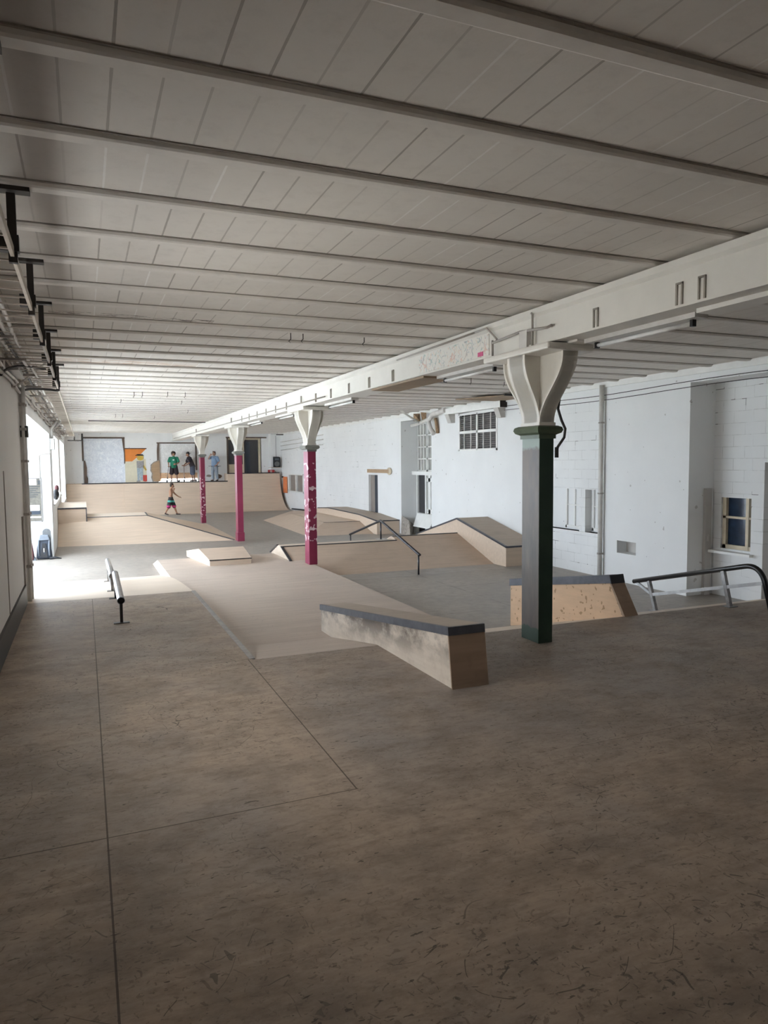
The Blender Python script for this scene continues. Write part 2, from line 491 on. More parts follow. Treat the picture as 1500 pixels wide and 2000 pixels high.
M['hair_light'] = plain('brown_hair', (0.085, 0.042, 0.025), 0.6, var=0.4, scale=30)
M['shirt_green'] = plain('green_cotton', (0.02, 0.20, 0.12), 0.8)
M['shirt_black'] = plain('black_cotton', (0.028, 0.022, 0.03), 0.8)
M['shirt_blue'] = plain('light_blue_cotton', (0.20, 0.29, 0.43), 0.8)
M['shorts_dark'] = plain('dark_shorts', (0.035, 0.024, 0.028), 0.8)
M['shorts_navy'] = plain('navy_shorts', (0.055, 0.065, 0.10), 0.8)
M['jeans'] = plain('washed_jeans', (0.25, 0.29, 0.34), 0.8, var=0.2, scale=10)
M['shoe_dark'] = plain('dark_shoe', (0.04, 0.035, 0.04), 0.6)
M['shoe_grey'] = plain('grey_shoe', (0.22, 0.21, 0.21), 0.6)
M['pack'] = plain('slate_nylon', (0.045, 0.055, 0.075), 0.7, var=0.3)
M['pack_light'] = plain('grey_nylon', (0.16, 0.18, 0.21), 0.7, var=0.2)
M['grip'] = plain('grip_tape', (0.15, 0.155, 0.16), 0.85, var=0.3, scale=20)
M['maroon'] = plain('maroon_nylon', (0.09, 0.028, 0.03), 0.7)
M['paper'] = plain('paper', (0.82, 0.83, 0.83), 0.7)
M['board_brown'] = plain('pin_board', (0.13, 0.12, 0.10), 0.7, var=0.25, scale=16)
M['ink'] = plain('grey_print', (0.05, 0.055, 0.06), 0.7)
M['box_grey'] = plain('grey_plastic', (0.50, 0.50, 0.49), 0.5)
M['pane'] = glass_mat('window_glass')
M['outside'] = plain('pale_yard', (0.55, 0.55, 0.53), 0.9)
M['pink'] = plain('pink_paint', (0.62, 0.10, 0.24), 0.6)


def graffiti_mat():
    n = NT('scribbled_beam_paint')
    base = n.mix(0.0, (0.74, 0.72, 0.675), (0.74, 0.72, 0.675))
    for i, col in enumerate([(0.62, 0.34, 0.28), (0.20, 0.36, 0.34), (0.70, 0.52, 0.40), (0.42, 0.46, 0.52), (0.30, 0.30, 0.33)]):
        s_ = n.strokes(5 + i, 0.022, 2.1 * i + 1, 0.52)
        base = n.mix(n.math('MULTIPLY', s_, 0.55), base, col)
    return n.out(base, 0.55)


M['graffiti'] = graffiti_mat()


# ------------------------------------------------------------------ mesh helpers
class MB:
    def __init__(s):
        s.bm = bmesh.new()

    def _faces(s, vs, fs, mi=0, smooth=False):
        v = [s.bm.verts.new(p) for p in vs]
        for f in fs:
            try:
                fc = s.bm.faces.new([v[i] for i in f])
                fc.material_index = mi
                fc.smooth = smooth
            except ValueError:
                pass
        return s

    def box(s, x0, x1, y0, y1, z0, z1, mi=0):
        x0, x1 = sorted((x0, x1)); y0, y1 = sorted((y0, y1)); z0, z1 = sorted((z0, z1))
        return s._faces([(x0, y0, z0), (x1, y0, z0), (x1, y1, z0), (x0, y1, z0), (x0, y0, z1), (x1, y0, z1), (x1, y1, z1), (x0, y1, z1)],
                        [(3, 2, 1, 0), (4, 5, 6, 7), (0, 1, 5, 4), (1, 2, 6, 5), (2, 3, 7, 6), (3, 0, 4, 7)], mi)

    def prism_yz(s, prof, x0, x1, mi=0, smooth=False):
        """extrude a closed (y,z) outline along x; x0/x1 may be functions of (y)"""
        k = len(prof)
        fx = lambda v, y: v(y) if callable(v) else v
        vs = [(fx(x0, y), y, z) for y, z in prof] + [(fx(x1, y), y, z) for y, z in prof]
        fs = [tuple(range(k - 1, -1, -1)), tuple(range(k, 2 * k))] + [(i, (i + 1) % k, k + (i + 1) % k, k + i) for i in range(k)]
        return s._faces(vs, fs, mi, smooth)

    def prism_xz(s, prof, y0, y1, mi=0):
        k = len(prof)
        vs = [(x, y0, z) for x, z in prof] + [(x, y1, z) for x, z in prof]
        fs = [tuple(range(k)), tuple(range(2 * k - 1, k - 1, -1))] + [(i, k + i, k + (i + 1) % k, (i + 1) % k) for i in range(k)]
        return s._faces(vs, fs, mi)

    def prism_xy(s, prof, z0, z1, mi=0):
        k = len(prof)
        vs = [(x, y, z0) for x, y in prof] + [(x, y, z1) for x, y in prof]
        fs = [tuple(range(k - 1, -1, -1)), tuple(range(k, 2 * k))] + [(i, (i + 1) % k, k + (i + 1) % k, k + i) for i in range(k)]
        return s._faces(vs, fs, mi)

    def hull(s, pts, mi=0):
        b2 = bmesh.new()
        for p in pts:
            b2.verts.new(p)
        bmesh.ops.convex_hull(b2, input=b2.verts)
        lv = [v for v in b2.verts if v.link_faces]
        for i, v in enumerate(lv):
            v.index = i
        ix = {v: i for i, v in enumerate(lv)}
        s._faces([tuple(v.co) for v in lv], [tuple(ix[v] for v in f.verts) for f in b2.faces], mi)
        b2.free()
        return s

    def tube(s, pts, r, seg=10, mi=0, caps=True):
        pts = [Vector(p) for p in pts]
        rings = []
        up = Vector((0, 0, 1))
        prev = None
        for i, p in enumerate(pts):
            a = pts[max(i - 1, 0)]
            b = pts[min(i + 1, len(pts) - 1)]
            d = (b - a).normalized()
            if prev is None:
                u = d.cross(up)
                if u.length < 1e-3:
                    u = d.cross(Vector((0, 1, 0)))
            else:
                u = prev - d * prev.dot(d)
            u.normalize()
            prev = u
            v = d.cross(u)
            rr = r[i] if isinstance(r, (list, tuple)) else r
            rings.append([s.bm.verts.new(p + (u * math.cos(2 * PI * k / seg) + v * math.sin(2 * PI * k / seg)) * rr) for k in range(seg)])
        for a, b in zip(rings, rings[1:]):
            for k in range(seg):
                f = s.bm.faces.new((a[k], a[(k + 1) % seg], b[(k + 1) % seg], b[k]))
                f.smooth = True
                f.material_index = mi
        if caps:
            for q in (rings[0][::-1], rings[-1]):
                f = s.bm.faces.new(q)
                f.material_index = mi
        return s

    def bar(s, p0, p1, w, h, mi=0):
        """square bar between two points"""
        p0, p1 = Vector(p0), Vector(p1)
        d = (p1 - p0).normalized()
        u = d.cross(Vector((0, 0, 1)))
        if u.length < 1e-3:
            u = Vector((1, 0, 0))
        u.normalize()
        v = u.cross(d)
        vs = []
        for p in (p0, p1):
            for a, b in ((-1, -1), (1, -1), (1, 1), (-1, 1)):
                vs.append(tuple(p + u * a * w / 2 + v * b * h / 2))
        return s._faces(vs, [(3, 2, 1, 0), (4, 5, 6, 7), (0, 1, 5, 4), (1, 2, 6, 5), (2, 3, 7, 6), (3, 0, 4, 7)], mi)

    def ell(s, c, rx, ry, rz, seg=16, mi=0):
        r = bmesh.ops.create_uvsphere(s.bm, u_segments=seg, v_segments=max(6, seg // 2), radius=1)
        for v in r['verts']:
            v.co = Vector((c[0] + v.co.x * rx, c[1] + v.co.y * ry, c[2] + v.co.z * rz))
            for f in v.link_faces:
                f.smooth = True
                f.material_index = mi
        return s

    def build(s, name, mat, parent=None, bevel=0.0):
        bmesh.ops.recalc_face_normals(s.bm, faces=s.bm.faces)
        me = bpy.data.meshes.new(name)
        s.bm.to_mesh(me)
        s.bm.free()
        for q in (mat if isinstance(mat, (list, tuple)) else [mat]):
            me.materials.append(q)
        o = bpy.data.objects.new(name, me)
        COL.objects.link(o)
        if parent is not None:
            adopt(o, parent)
        if bevel:
            b = o.modifiers.new('edge', 'BEVEL')
            b.width = bevel
            b.segments = 2
            b.limit_method = 'ANGLE'
        return o


def adopt(o, parent):
    o.parent = parent
    base = Matrix.Translation(parent_world(parent))
    o.matrix_parent_inverse = base.inverted()


def parent_world(p):
    v = Vector(p.location)
    if p.parent is not None and p.type == 'EMPTY':
        v = v + parent_world(p.parent)
    if p.type != 'EMPTY' and p.parent is not None:
        return Vector((0, 0, 0))
    return v


def tag(o, label, cat, group=None):
    o['label'] = label
    o['category'] = cat
    if group:
        o['group'] = group
    return o


def thing(name, label, cat, loc, group=None):
    o = bpy.data.objects.new(name, None)
    o.empty_display_size = 0.2
    COL.objects.link(o)
    o.location = loc
    return tag(o, label, cat, group)


def struct(o):
    o['kind'] = 'structure'
    return o


def kids(o):
    return [c for c in bpy.data.objects if c.parent == o]


def dup(root, move, label, group=None):
    ch = kids(root)
    r = root.copy()
    COL.objects.link(r)
    r.location = Vector(root.location) + Vector(move)
    r['label'] = label
    if group:
        r['group'] = group
    for c in ch:
        c2 = c.copy()
        COL.objects.link(c2)
        c2.parent = r
        c2.matrix_parent_inverse = c.matrix_parent_inverse.copy()
        for g in kids(c):
            g2 = g.copy()
            COL.objects.link(g2)
            g2.parent = c2
            g2.matrix_parent_inverse = g.matrix_parent_inverse.copy()
    return r


# ------------------------------------------------------------------ the shell
CEIL = 4.045
FAR = 38.6
BACK = -3.2
struct(MB().box(-1.5, 11.4, BACK, FAR + 0.4, -0.3, 0.0).build('floor', M['concrete']))
struct(MB().box(-1.5, 11.4, BACK, FAR + 0.4, CEIL, CEIL + 0.3).build('ceiling', M['ceiling']))
struct(MB().box(-40, WX - WT, -30, 70, -0.5, -0.06).build('ground_outside', M['outside']))

b = MB()
xo = WX - WT
yprev = BACK
for (a, c, z0, z1) in sorted(REAR + OPEN):
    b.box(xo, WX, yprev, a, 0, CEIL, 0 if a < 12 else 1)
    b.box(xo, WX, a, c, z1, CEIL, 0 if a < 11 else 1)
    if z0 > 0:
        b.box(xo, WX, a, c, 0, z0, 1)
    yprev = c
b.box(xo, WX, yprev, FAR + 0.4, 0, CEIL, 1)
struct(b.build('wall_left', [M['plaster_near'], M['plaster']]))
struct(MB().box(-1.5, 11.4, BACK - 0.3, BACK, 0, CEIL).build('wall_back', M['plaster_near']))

# right wall: piers, recesses and block-work bays
RX = 9.9
b = MB()
b.box(10.45, 11.4, BACK, 7.2, 0, CEIL, 1)
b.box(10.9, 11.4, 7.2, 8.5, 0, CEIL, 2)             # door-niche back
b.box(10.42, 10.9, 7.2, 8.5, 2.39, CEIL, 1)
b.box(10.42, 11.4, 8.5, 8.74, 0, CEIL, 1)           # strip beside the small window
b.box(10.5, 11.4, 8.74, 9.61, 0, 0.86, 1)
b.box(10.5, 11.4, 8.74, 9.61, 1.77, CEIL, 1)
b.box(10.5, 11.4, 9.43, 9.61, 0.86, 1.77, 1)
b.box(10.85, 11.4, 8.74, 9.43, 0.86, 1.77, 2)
b.box(RX, 10.5, BACK, 9.61, 3.80, CEIL, 0)          # header over the recess
# the pier with a small niche
b.box(RX, 11.4, 9.61, 10.90, 0, CEIL, 0)
b.box(RX, 11.4, 11.44, 11.86, 0, CEIL, 0)
b.box(RX, 11.4, 10.90, 11.44, 0, 0.58, 0)
b.box(RX, 11.4, 10.90, 11.44, 0.83, CEIL, 0)
b.box(10.15, 11.4, 10.90, 11.44, 0.58, 0.83, 2)
# block-work bay with the blind window
b.box(9.96, 11.4, 11.86, 14.0, 0, 0.90, 1)
b.box(9.96, 11.4, 11.86, 14.0, 1.82, CEIL, 1)
b.box(10.12, 11.4, 11.86, 14.0, 0.90, 1.82, 0)
b.box(9.96, 10.2, 12.52, 12.72, 0.90, 1.82, 1)
b.box(RX, 9.97, 11.86, 14.0, 3.68, CEIL, 0)
# the vent pier
b.box(RX, 11.4, 14.0, 16.0, 0, CEIL, 0)
b.box(RX, 11.4, 18.02, 19.80, 0, CEIL, 0)
b.box(RX, 11.4, 16.0, 18.02, 0, 2.75, 0)
b.box(RX, 11.4, 16.0, 18.02, 3.76, CEIL, 0)
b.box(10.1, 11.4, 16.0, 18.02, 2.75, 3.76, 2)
# deep recess
b.box(10.75, 11.4, 19.80, 22.10, 0, CEIL, 3)
b.box(RX, 10.75, 19.80, 22.10, 3.80, CEIL, 0)
# long far stretch with the narrow doorway
b.box(RX, 11.4, 22.10, 24.2, 0, CEIL, 0)
b.box(RX, 11.4, 24.2, 25.1, 1.97, CEIL, 1)
b.box(RX, 11.4, 25.1, 28.6, 0, CEIL, 4)
b.box(RX, 11.4, 28.6, 33.8, 0, CEIL, 4)
b.box(RX, 11.4, 33.8, 36.5, 0, 0.93, 0)
b.box(RX, 11.4, 33.8, 36.5, 1.86, CEIL, 4)
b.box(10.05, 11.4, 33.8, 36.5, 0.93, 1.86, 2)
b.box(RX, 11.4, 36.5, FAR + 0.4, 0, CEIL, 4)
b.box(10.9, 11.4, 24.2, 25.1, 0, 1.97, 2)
b.box(9.35, RX, 38.05, FAR, 0, CEIL, 0)             # corner pier
struct(b.build('wall_right', [M['plaster'], M['block'], M['jamb'], M['plaster'], M['block_faint']]))

# far wall with three openings
b = MB()
opn = [(-0.02, 1.92, 1.0, 3.77), (3.56, 5.52, 1.0, 3.52), (7.08, 8.95, 1.5, 3.80)]
xp = -1.5
for (a, c, z0, z1) in opn:
    b.box(xp, a, FAR, FAR + 0.4, 0, CEIL)
    b.box(a, c, FAR, FAR + 0.4, 0, z0)
    b.box(a, c, FAR, FAR + 0.4, z1, CEIL)
    xp = c
b.box(xp, 11.4, FAR, FAR + 0.4, 0, CEIL)
struct(b.build('wall_far', M['plaster']))


def win(n, label):
    o = bpy.data.objects.new('window_%d' % n, None)
    COL.objects.link(o)
    o['kind'] = 'structure'
    o['label'] = label
    return o


# windows in the left wall
for i, (a, c, z0, z1) in enumerate(OPEN):
    wn_ = win(i + 1, ['wide floor-length opening in the left wall', 'second window of the left wall', 'third window of the left wall'][i])
    wn_.location = (xo, (a + c) / 2, z0)
    f = MB()
    fx0, fx1 = xo + 0.02, xo + 0.09
    for zz in (z0, z1 - 0.07):
        f.box(fx0, fx1, a, c, zz, zz + 0.07)
    nm = 4 if i == 0 else 3
    for k in range(nm + 1):
        yy = a + (c - a - 0.07) * k / nm
        f.box(fx0, fx1, yy, yy + 0.07, z0, z1)
    f.box(fx0, fx1, a, c, z1 - 0.85, z1 - 0.80)
    f.build('frame', M['white_paint'], wn_)
    MB().box(fx0 + 0.03, fx0 + 0.034, a, c, z0, z1).build('pane', M['pane'], wn_)
    if z0 > 0:
        MB().box(xo + 0.05, WX + 0.03, a, c, z0, z0 + 0.03).build('sill', M['white_paint'], wn_)

# far wall: boarded openings and the dark window
wn_ = win(4, 'far opening closed with a white-washed board')
wn_.location = (0.95, FAR, 1.5)
MB().box(-0.02, 1.92, FAR + 0.06, FAR + 0.09, 1.0, 3.77).build('board', M['osb_blue'], wn_)
f = MB()
f.box(-0.06, 1.96, FAR - 0.02, FAR + 0.08, 3.74, 3.81)
f.box(-0.06, 0.02, FAR - 0.02, FAR + 0.08, 2.62, 3.74)
f.prism_xz([(0.0, 1.5), (0.16, 1.5), (0.18, 1.75), (0.13, 1.9), (0.14, 2.3), (0.08, 2.64), (0.0, 2.64)], FAR - 0.02, FAR + 0.05)
f.prism_xz([(1.83, 3.74), (1.95, 3.74), (1.95, 2.5), (1.90, 2.45), (1.90, 3.0)], FAR - 0.02, FAR + 0.05)
f.build('frame', M['frame_dark'], wn_)
wn_ = win(5, 'far opening half closed with a white board above a timber rail')
wn_.location = (4.5, FAR, 1.5)
MB().box(3.56, 5.52, FAR + 0.06, FAR + 0.09, 1.95, 3.52).build('board', M['osb_white'], wn_)
MB().box(3.56, 5.52, FAR + 0.03, FAR + 0.06, 1.67, 1.97).build('rail_board', M['birch_orange'], wn_)
f = MB()
f.box(3.5, 5.56, FAR - 0.02, FAR + 0.08, 3.49, 3.55)
f.prism_xz([(3.5, 2.45), (3.58, 2.5), (3.62, 3.5), (3.54, 3.5), (3.5, 3.1)], FAR - 0.02, FAR + 0.08)
f.box(5.44, 5.52, FAR - 0.02, FAR + 0.08, 2.1, 3.5)
f.build('frame', M['frame_dark'], wn_)
MB().box(3.60, 3.70, FAR + 0.08, FAR + 0.14, 1.55, 2.35).build('post', M['birch_pale'], wn_)
wn_ = win(6, 'dark glazed window high on the far wall')
wn_.location = (8.0, FAR, 1.92)
MB().box(7.08, 8.95, FAR + 0.14, FAR + 0.16, 1.5, 3.80).build('pane', M['dark_pane'], wn_)
MB().box(8.12, 8.36, FAR + 0.12, FAR + 0.135, 1.92, 3.6).build('blue_panel', M['blue_dark'], wn_)
f = MB()
f.box(7.08, 7.17, FAR - 0.02, FAR + 0.12, 1.9, 3.80)
f.box(7.05, 9.25, FAR - 0.02, FAR + 0.1, 3.78, 3.85)
f.build('frame', M['frame_dark'], wn_)
f = MB()
f.box(8.80, 8.90, FAR - 0.01, FAR + 0.12, 1.9, 3.78)
f.box(7.17, 8.8, FAR + 0.08, FAR + 0.12, 3.70, 3.78)
f.box(7.95, 8.02, FAR + 0.08, FAR + 0.12, 1.9, 3.78)
f.build('inner_frame', M['frame_cream'], wn_)
MB().box(7.2, 7.95, FAR + 0.08, FAR + 0.13, 1.9, 2.38).build('panel', M['frame_cream'], wn_)

# small window in the near right recess
wn_ = win(7, 'small blue-dark window in the near recess of the right wall')
wn_.location = (10.5, 9.1, 0.86)
MB().box(10.60, 10.62, 8.74, 9.43, 0.86, 1.77).build('pane', M['dark_blue_pane'], wn_)
f = MB()
f.box(10.54, 10.62, 9.36, 9.43, 0.86, 1.77).box(10.54, 10.62, 8.74, 9.43, 0.86, 0.93)
f.box(10.54, 10.61, 8.74, 9.43, 1.40, 1.44).box(10.53, 10.62, 8.88, 8.94, 0.86, 1.77)
f.build('frame', M['frame_cream'], wn_)
MB().box(10.33, 10.56, 8.68, 9.58, 0.78, 0.825).build('sill', M['white_paint'], wn_)
# blind window painted over
wn_ = win(8, 'window of the block bay painted over in white')
wn_.location = (10.1, 12.7, 0.9)
f = MB()
for y0, y1 in ((12.74, 13.36), (11.9, 12.44)):
    f.box(10.08, 10.13, y0, y0 + 0.05, 0.93, 1.82).box(10.08, 10.13, y1 - 0.05, y1, 0.93, 1.82)
    f.box(10.08, 10.13, y0, y1, 0.93, 0.99).box(10.09, 10.13, (y0 + y1) / 2 - 0.015, (y0 + y1) / 2 + 0.015, 0.93, 1.82)
    f.box(10.09, 10.13, y0, y1, 1.44, 1.465)
f.build('frame', M['white_paint'], wn_)
MB().box(9.93, 10.12, 11.87, 13.98, 0.87, 0.90).build('sill', M['white_paint'], wn_)
# the tall window over a ledge in the deep recess
wn_ = win(9, 'tall many-paned window above the ledge in the deep recess')
wn_.location = (10.5, 21.0, 2.1)
f = MB()
for y0, y1 in ((21.35, 22.06), (20.2, 21.30), ):
    for k in range(4):
        yy = y0 + (y1 - y0 - 0.04) * k / 3
        f.box(10.5, 10.55, yy, yy + 0.04, 2.12, 3.74)
    for k in range(5):
        zz = 2.12 + 1.58 * k / 4
        f.box(10.5, 10.55, y0, y1, zz, zz + 0.045)
f.build('frame', M['white_paint'], wn_)
MB().box(10.56, 10.57, 19.8, 22.1, 2.1, 3.78).build('pane', plain('grey_pane', (0.42, 0.42, 0.39), 0.25), wn_)
MB().box(10.3, 10.75, 19.8, 22.1, 2.00, 2.12).build('sill', M['white_paint'], wn_)
# pair of grey panes far down the right wall
wn_ = win(10, 'pair of grey panes low on the far right wall')
wn_.location = (9.95, 35.1, 0.93)
for y0, y1 in ((33.9, 35.05), (35.2, 36.4)):
    MB().box(9.97, 9.99, y0, y1, 0.98, 1.82).build('pane', M['grey_board'], wn_)
f = MB()
f.box(9.88, 10.0, 33.8, 36.5, 0.93, 0.99).box(9.88, 10.0, 33.8, 36.5, 1.81, 1.87)
for yy in (33.8, 35.07, 36.42):
    f.box(9.88, 10.0, yy, yy + 0.1, 0.93, 1.87)
f.build('frame', M['white_paint'], wn_)
# door openings
dn = win(1, 'narrow blue-dark doorway in the right wall')
dn.name = 'door_1'
dn.location = (9.95, 24.65, 0)
MB().box(9.975, 10.01, 24.2, 24.66, 0, 1.97).build('panel', M['blue_dark'], dn)
MB().box(9.99, 10.03, 24.66, 25.1, 0, 1.97).build('frame', M['grey_board'], dn)
dn = win(2, 'dark doorway under the ledge in the deep recess')
dn.name = 'door_2'
dn.location = (10.5, 21.5, 0)
MB().box(10.52, 10.56, 21.42, 22.02, 0.0, 2.0).build('panel', M['dark_pane'], dn)
f = MB()
f.box(10.46, 10.56, 22.0, 22.08, 0, 2.0).box(10.46, 10.56, 21.34, 21.42, 0, 2.0)
f.box(10.4, 10.75, 19.8, 21.95, 0.62, 0.72)
f.box(10.50, 10.56, 20.3, 21.34, 0.72, 0.86).box(10.50, 10.56, 20.3, 21.34, 1.78, 1.9)
f.box(10.50, 10.56, 21.1, 21.25, 0.72, 2.0)
f.build('frame', M['white_paint'], dn)

# mouldings along the window wall
struct(MB().box(WX, WX + 0.025, 7.2, 11.05, 0.515, 0.80).build('baseboard_left', M['bracket']))
t_ = MB()
t_.box(WX, WX + 0.05, 11.42, 11.72, 0.0, 3.9)
struct(t_.build('trim_1', M['pipe_white']))
struct(MB().box(WX + 0.0, WX + 0.055, 11.70, 11.78, 0.0, 3.30).build('trim_2', M['frame_dark']))
struct(MB().box(RX - 0.035, RX, BACK, 38.0, 3.93, CEIL).build('trim_3', M['white_paint']))

# ceiling joists, one every 76 cm
jo = MB()
jo.prism_yz([(-0.075, 4.05), (-0.06, 4.022), (-0.045, 4.014), (0.03, 4.014), (0.05, 4.024), (0.065, 4.05)], WX, RX)
jo.box(WX, RX, -0.084, -0.068, 4.038, 4.05, 1)  # dark strip in place of the shadow line beside the joist
j0 = jo.build('ceiling_joist', [M['joist'], M['slot']])
tag(j0, 'white-painted ceiling joist spanning the hall from wall to wall', 'joist', 'ceiling joists')
YJ = [4.59 + 0.765 * k for k in range(-5, 45)]
YJ = [y for y in YJ if 0.6 < y < 38.3]
j0.location.y = YJ[0]
for y in YJ[1:]:
    c = j0.copy()
    COL.objects.link(c)
    c.location.y = y

# main beam with its slots
BX0, BX1, BZ0, BZ1 = 4.28, 4.66, 3.625, 3.99
bt = thing('main_beam', 'white-painted main beam running down the hall on the four columns', 'beam', (4.47, 18, BZ0))
f = MB()
f.box(BX0 + 0.02, BX1 - 0.02, BACK, FAR, BZ0 + 0.02, BZ1)
f.box(BX0 - 0.02, BX1 + 0.02, BACK, FAR, BZ0, BZ0 + 0.02)
f.box(4.42, 4.62, 0.2, 4.25, BZ0 - 0.035, BZ0)
f.box(4.42, 4.62, 5.7, 6.6, BZ0 - 0.02, BZ0)
f.prism_xz([(BX0 - 0.01, BZ1 + 0.01), (BX0 - 0.01, BZ1 - 0.045), (BX0 + 0.02, BZ1 - 0.075), (BX1 - 0.02, BZ1 - 0.075), (BX1 + 0.01, BZ1 - 0.045), (BX1 + 0.01, BZ1 + 0.01)], BACK, FAR)
f.build('body', M['beam'], bt)
for y in (4.08, 4.30, 5.28, 9.86, 10.82, 11.78, 12.76, 13.7, 15.93, 16.92, 17.9, 18.9, 19.9, 20.9):
    q = MB()
    q.box(BX0 + 0.008, BX0 + 0.021, y - 0.035, y - 0.020, 3.65, 3.82).box(BX0 + 0.008, BX0 + 0.021, y + 0.020, y + 0.035, 3.65, 3.82)
    q.box(BX0 + 0.008, BX0 + 0.021, y - 0.035, y + 0.035, 3.81, 3.825)
    q.build('slot', M['slot'], bt)
MB().box(BX0 + 0.012, BX0 + 0.0195, 7.12, 8.95, 3.66, 3.90).build('scribbled_panel', M['graffiti'], bt)
MB().box(BX0 + 0.008, BX0 + 0.018, 7.24, 7.36, 3.67, 3.72).build('pink_patch', M['pink'], bt)
MB().box(BX0 + 0.03, BX1 + 0.12, 8.85, 10.75, 3.598, 3.625).build('brown_soffit_board', M['brown_soffit'], bt)
f = MB()
f.tube([(4.25, 7.35, 3.95), (4.25, 9.6, 3.93)], 0.012)
f.tube([(4.25, 7.35, 3.95), (4.25, 7.1, 3.955), (4.25, 6.92, 3.83), (4.25, 6.88, 3.80)], 0.012)
f.tube([(4.25, 6.98, 3.77), (4.25, 6.42, 3.80), (4.25, 5.95, 3.765), (4.25, 5.88, 3.775)], 0.014)
f.tube([(4.25, 6.22, 3.955), (4.25, 6.20, 3.94), (4.25, 6.20, 3.63)], 0.012)
f.tube([(4.25, 6.97, 3.80), (4.25, 6.97, 3.63)], 0.012)
f.build('conduit', M['pipe_grey'], bt)
f = MB()
f.box(4.235, 4.285, 6.28, 6.42, 3.62, 3.80)
f.build('junction_box', M['pipe_white'], bt)
f = MB()
f.tube([(4.255, 13.0, 3.70), (4.255, 22.0, 3.72), (4.255, 31, 3.72), (4.255, 37.6, 3.72)], 0.014)
for y in (14.6, 22.3, 29.8):
    f.tube([(4.255, y, 3.70), (4.255, y, 3.85)], 0.02)
f.build('cable_run', M['pipe_grey'], bt)


# columns: square shaft, moulded ring, flared cross-shaped capital, cap plate
def column(name, label, y0, zb, shaft_mat, ring_mat, plinth=False):
    x0, x1 = 4.40, 4.58
    y1 = y0 + 0.32
    c = thing(name, label, 'column', ((x0 + x1) / 2, (y0 + y1) / 2, zb))
    s = MB()
    s.box(x0, x1, y0, y1, zb, 2.74)
    s.build('shaft', shaft_mat, c, 0.006)
    if plinth:
        MB().box(x0 - 0.02, x1 + 0.02, y0 - 0.02, y1 + 0.02, zb, zb + 0.28).build('plinth', shaft_mat, c, 0.008)
    r = MB()
    prof = [(0.015, 2.69), (0.015, 2.73), (0.055, 2.75), (0.07, 2.78), (0.06, 2.81), (0.03, 2.825)]
    for (d0, za), (d1, zb_) in zip(prof, prof[1:]):
        r.hull([(x, y, z) for d, z in ((d0, za), (d1, zb_)) for x in (x0 - d, x1 + d) for y in (y0 - d, y1 + d)])
    r.build('ring', ring_mat, c)
    k = MB()
    k.box(x0 - 0.012, x1 + 0.012, y0 - 0.012, y1 + 0.012, 2.82, 2.86)
    N = 14
    zs = [2.86 + (3.545 - 2.86) * i / N for i in range(N + 1)]

    def sc(t):
        return 0.5 - 0.5 * math.cos(PI * min(1, t * 1.06)) if t < 0.943 else 1.0
    th = 0.025
    fy = [0.385 * sc(i / N) for i in range(N + 1)]
    fx = [0.19 * sc(i / N) for i in range(N + 1)]
    # flanges facing down the hall (+-y), width in x
    for sgn, yb in ((-1, y0), (1, y1)):
        out = [(yb + sgn * d, z) for d, z in zip(fy, zs)]
        inn = [(yb + sgn * d - sgn * th, z) for d, z in zip(fy, zs)]
        k.prism_yz(out + inn[::-1], x0, x1)
    # flanges facing across (+-x), width in y
    for sgn, xb in ((-1, x0), (1, x1)):
        out = [(xb + sgn * d, z) for d, z in zip(fx, zs)]
        inn = [(xb + sgn * d - sgn * th, z) for d, z in zip(fx, zs)]
        k.prism_xz(out + inn[::-1], y0 + 0.0, y1 - 0.0)
    # inner webs
    xm, ym = (x0 + x1) / 2, (y0 + y1) / 2
    k.prism_yz([(y0 - d, z) for d, z in zip(fy, zs)] + [(y1 + d, z) for d, z in zip(fy[::-1], zs[::-1])], x0 + 0.03, x1 - 0.03)
    k.prism_xz([(x0 - d, z) for d, z in zip(fx, zs)] + [(x1 + d, z) for d, z in zip(fx[::-1], zs[::-1])], y0 + 0.04, y1 - 0.04)
    k.build('capital', M['capital'], c)
    MB().box(4.18, 4.74, y0 - 0.44, y1 + 0.46, 3.545, 3.615).build('cap_plate', M['capital'], c, 0.02)
    return c


gc = column('cast_iron_column', 'dark green worn iron column standing on the near deck', 6.28, 0.512, M['green_col'], M['green_ring'])
MB().tube([(4.60, 6.0, 3.42), (4.615, 6.2, 3.25), (4.60, 6.24, 3.0), (4.63, 6.22, 2.88), (4.665, 6.20, 2.79), (4.66, 6.21, 2.70), (4.60, 6.24, 2.60), (4.595, 6.25, 2.52)], 0.014).build('hanging_cable', M['cable'], gc)
MB().box(4.585, 4.605, 6.23, 6.27, 2.49, 2.60).build('cable_clip', M['cable'], gc)
column('cast_iron_column', 'crimson iron column flecked with white chips behind the long ledge', 14.67, 0.263, M['red_col'], M['grey_ring'])
column('cast_iron_column', 'plain crimson iron column with a wider foot at the end of the left bank', 22.38, 0.0, M['red_clean'], M['grey_ring'], True)
column('cast_iron_column', 'crimson iron column nearest the far wall, flecked low down', 29.9, 0.0, M['red_far'], M['grey_ring'])


# fluorescent fittings under the beam
def fitting(y0, y1, label):
    t = thing('tube_light', label, 'light fitting', (4.56, (y0 + y1) / 2, 3.56), 'tube lights under the beam')
    MB().box(4.50, 4.64, y0 - 0.08, y1 + 0.08, 3.585, 3.627).build('housing', M['pipe_white'], t)
    MB().tube([(4.58, y0 + 0.03, 3.555), (4.58, y1 - 0.03, 3.555)], 0.019, 12).build('tube', M['tube'], t)
    for yy in (y0, y1 - 0.03):
        MB().box(4.56, 4.60, yy, yy + 0.03, 3.53, 3.59).build('holder', M['steel_black'], t)


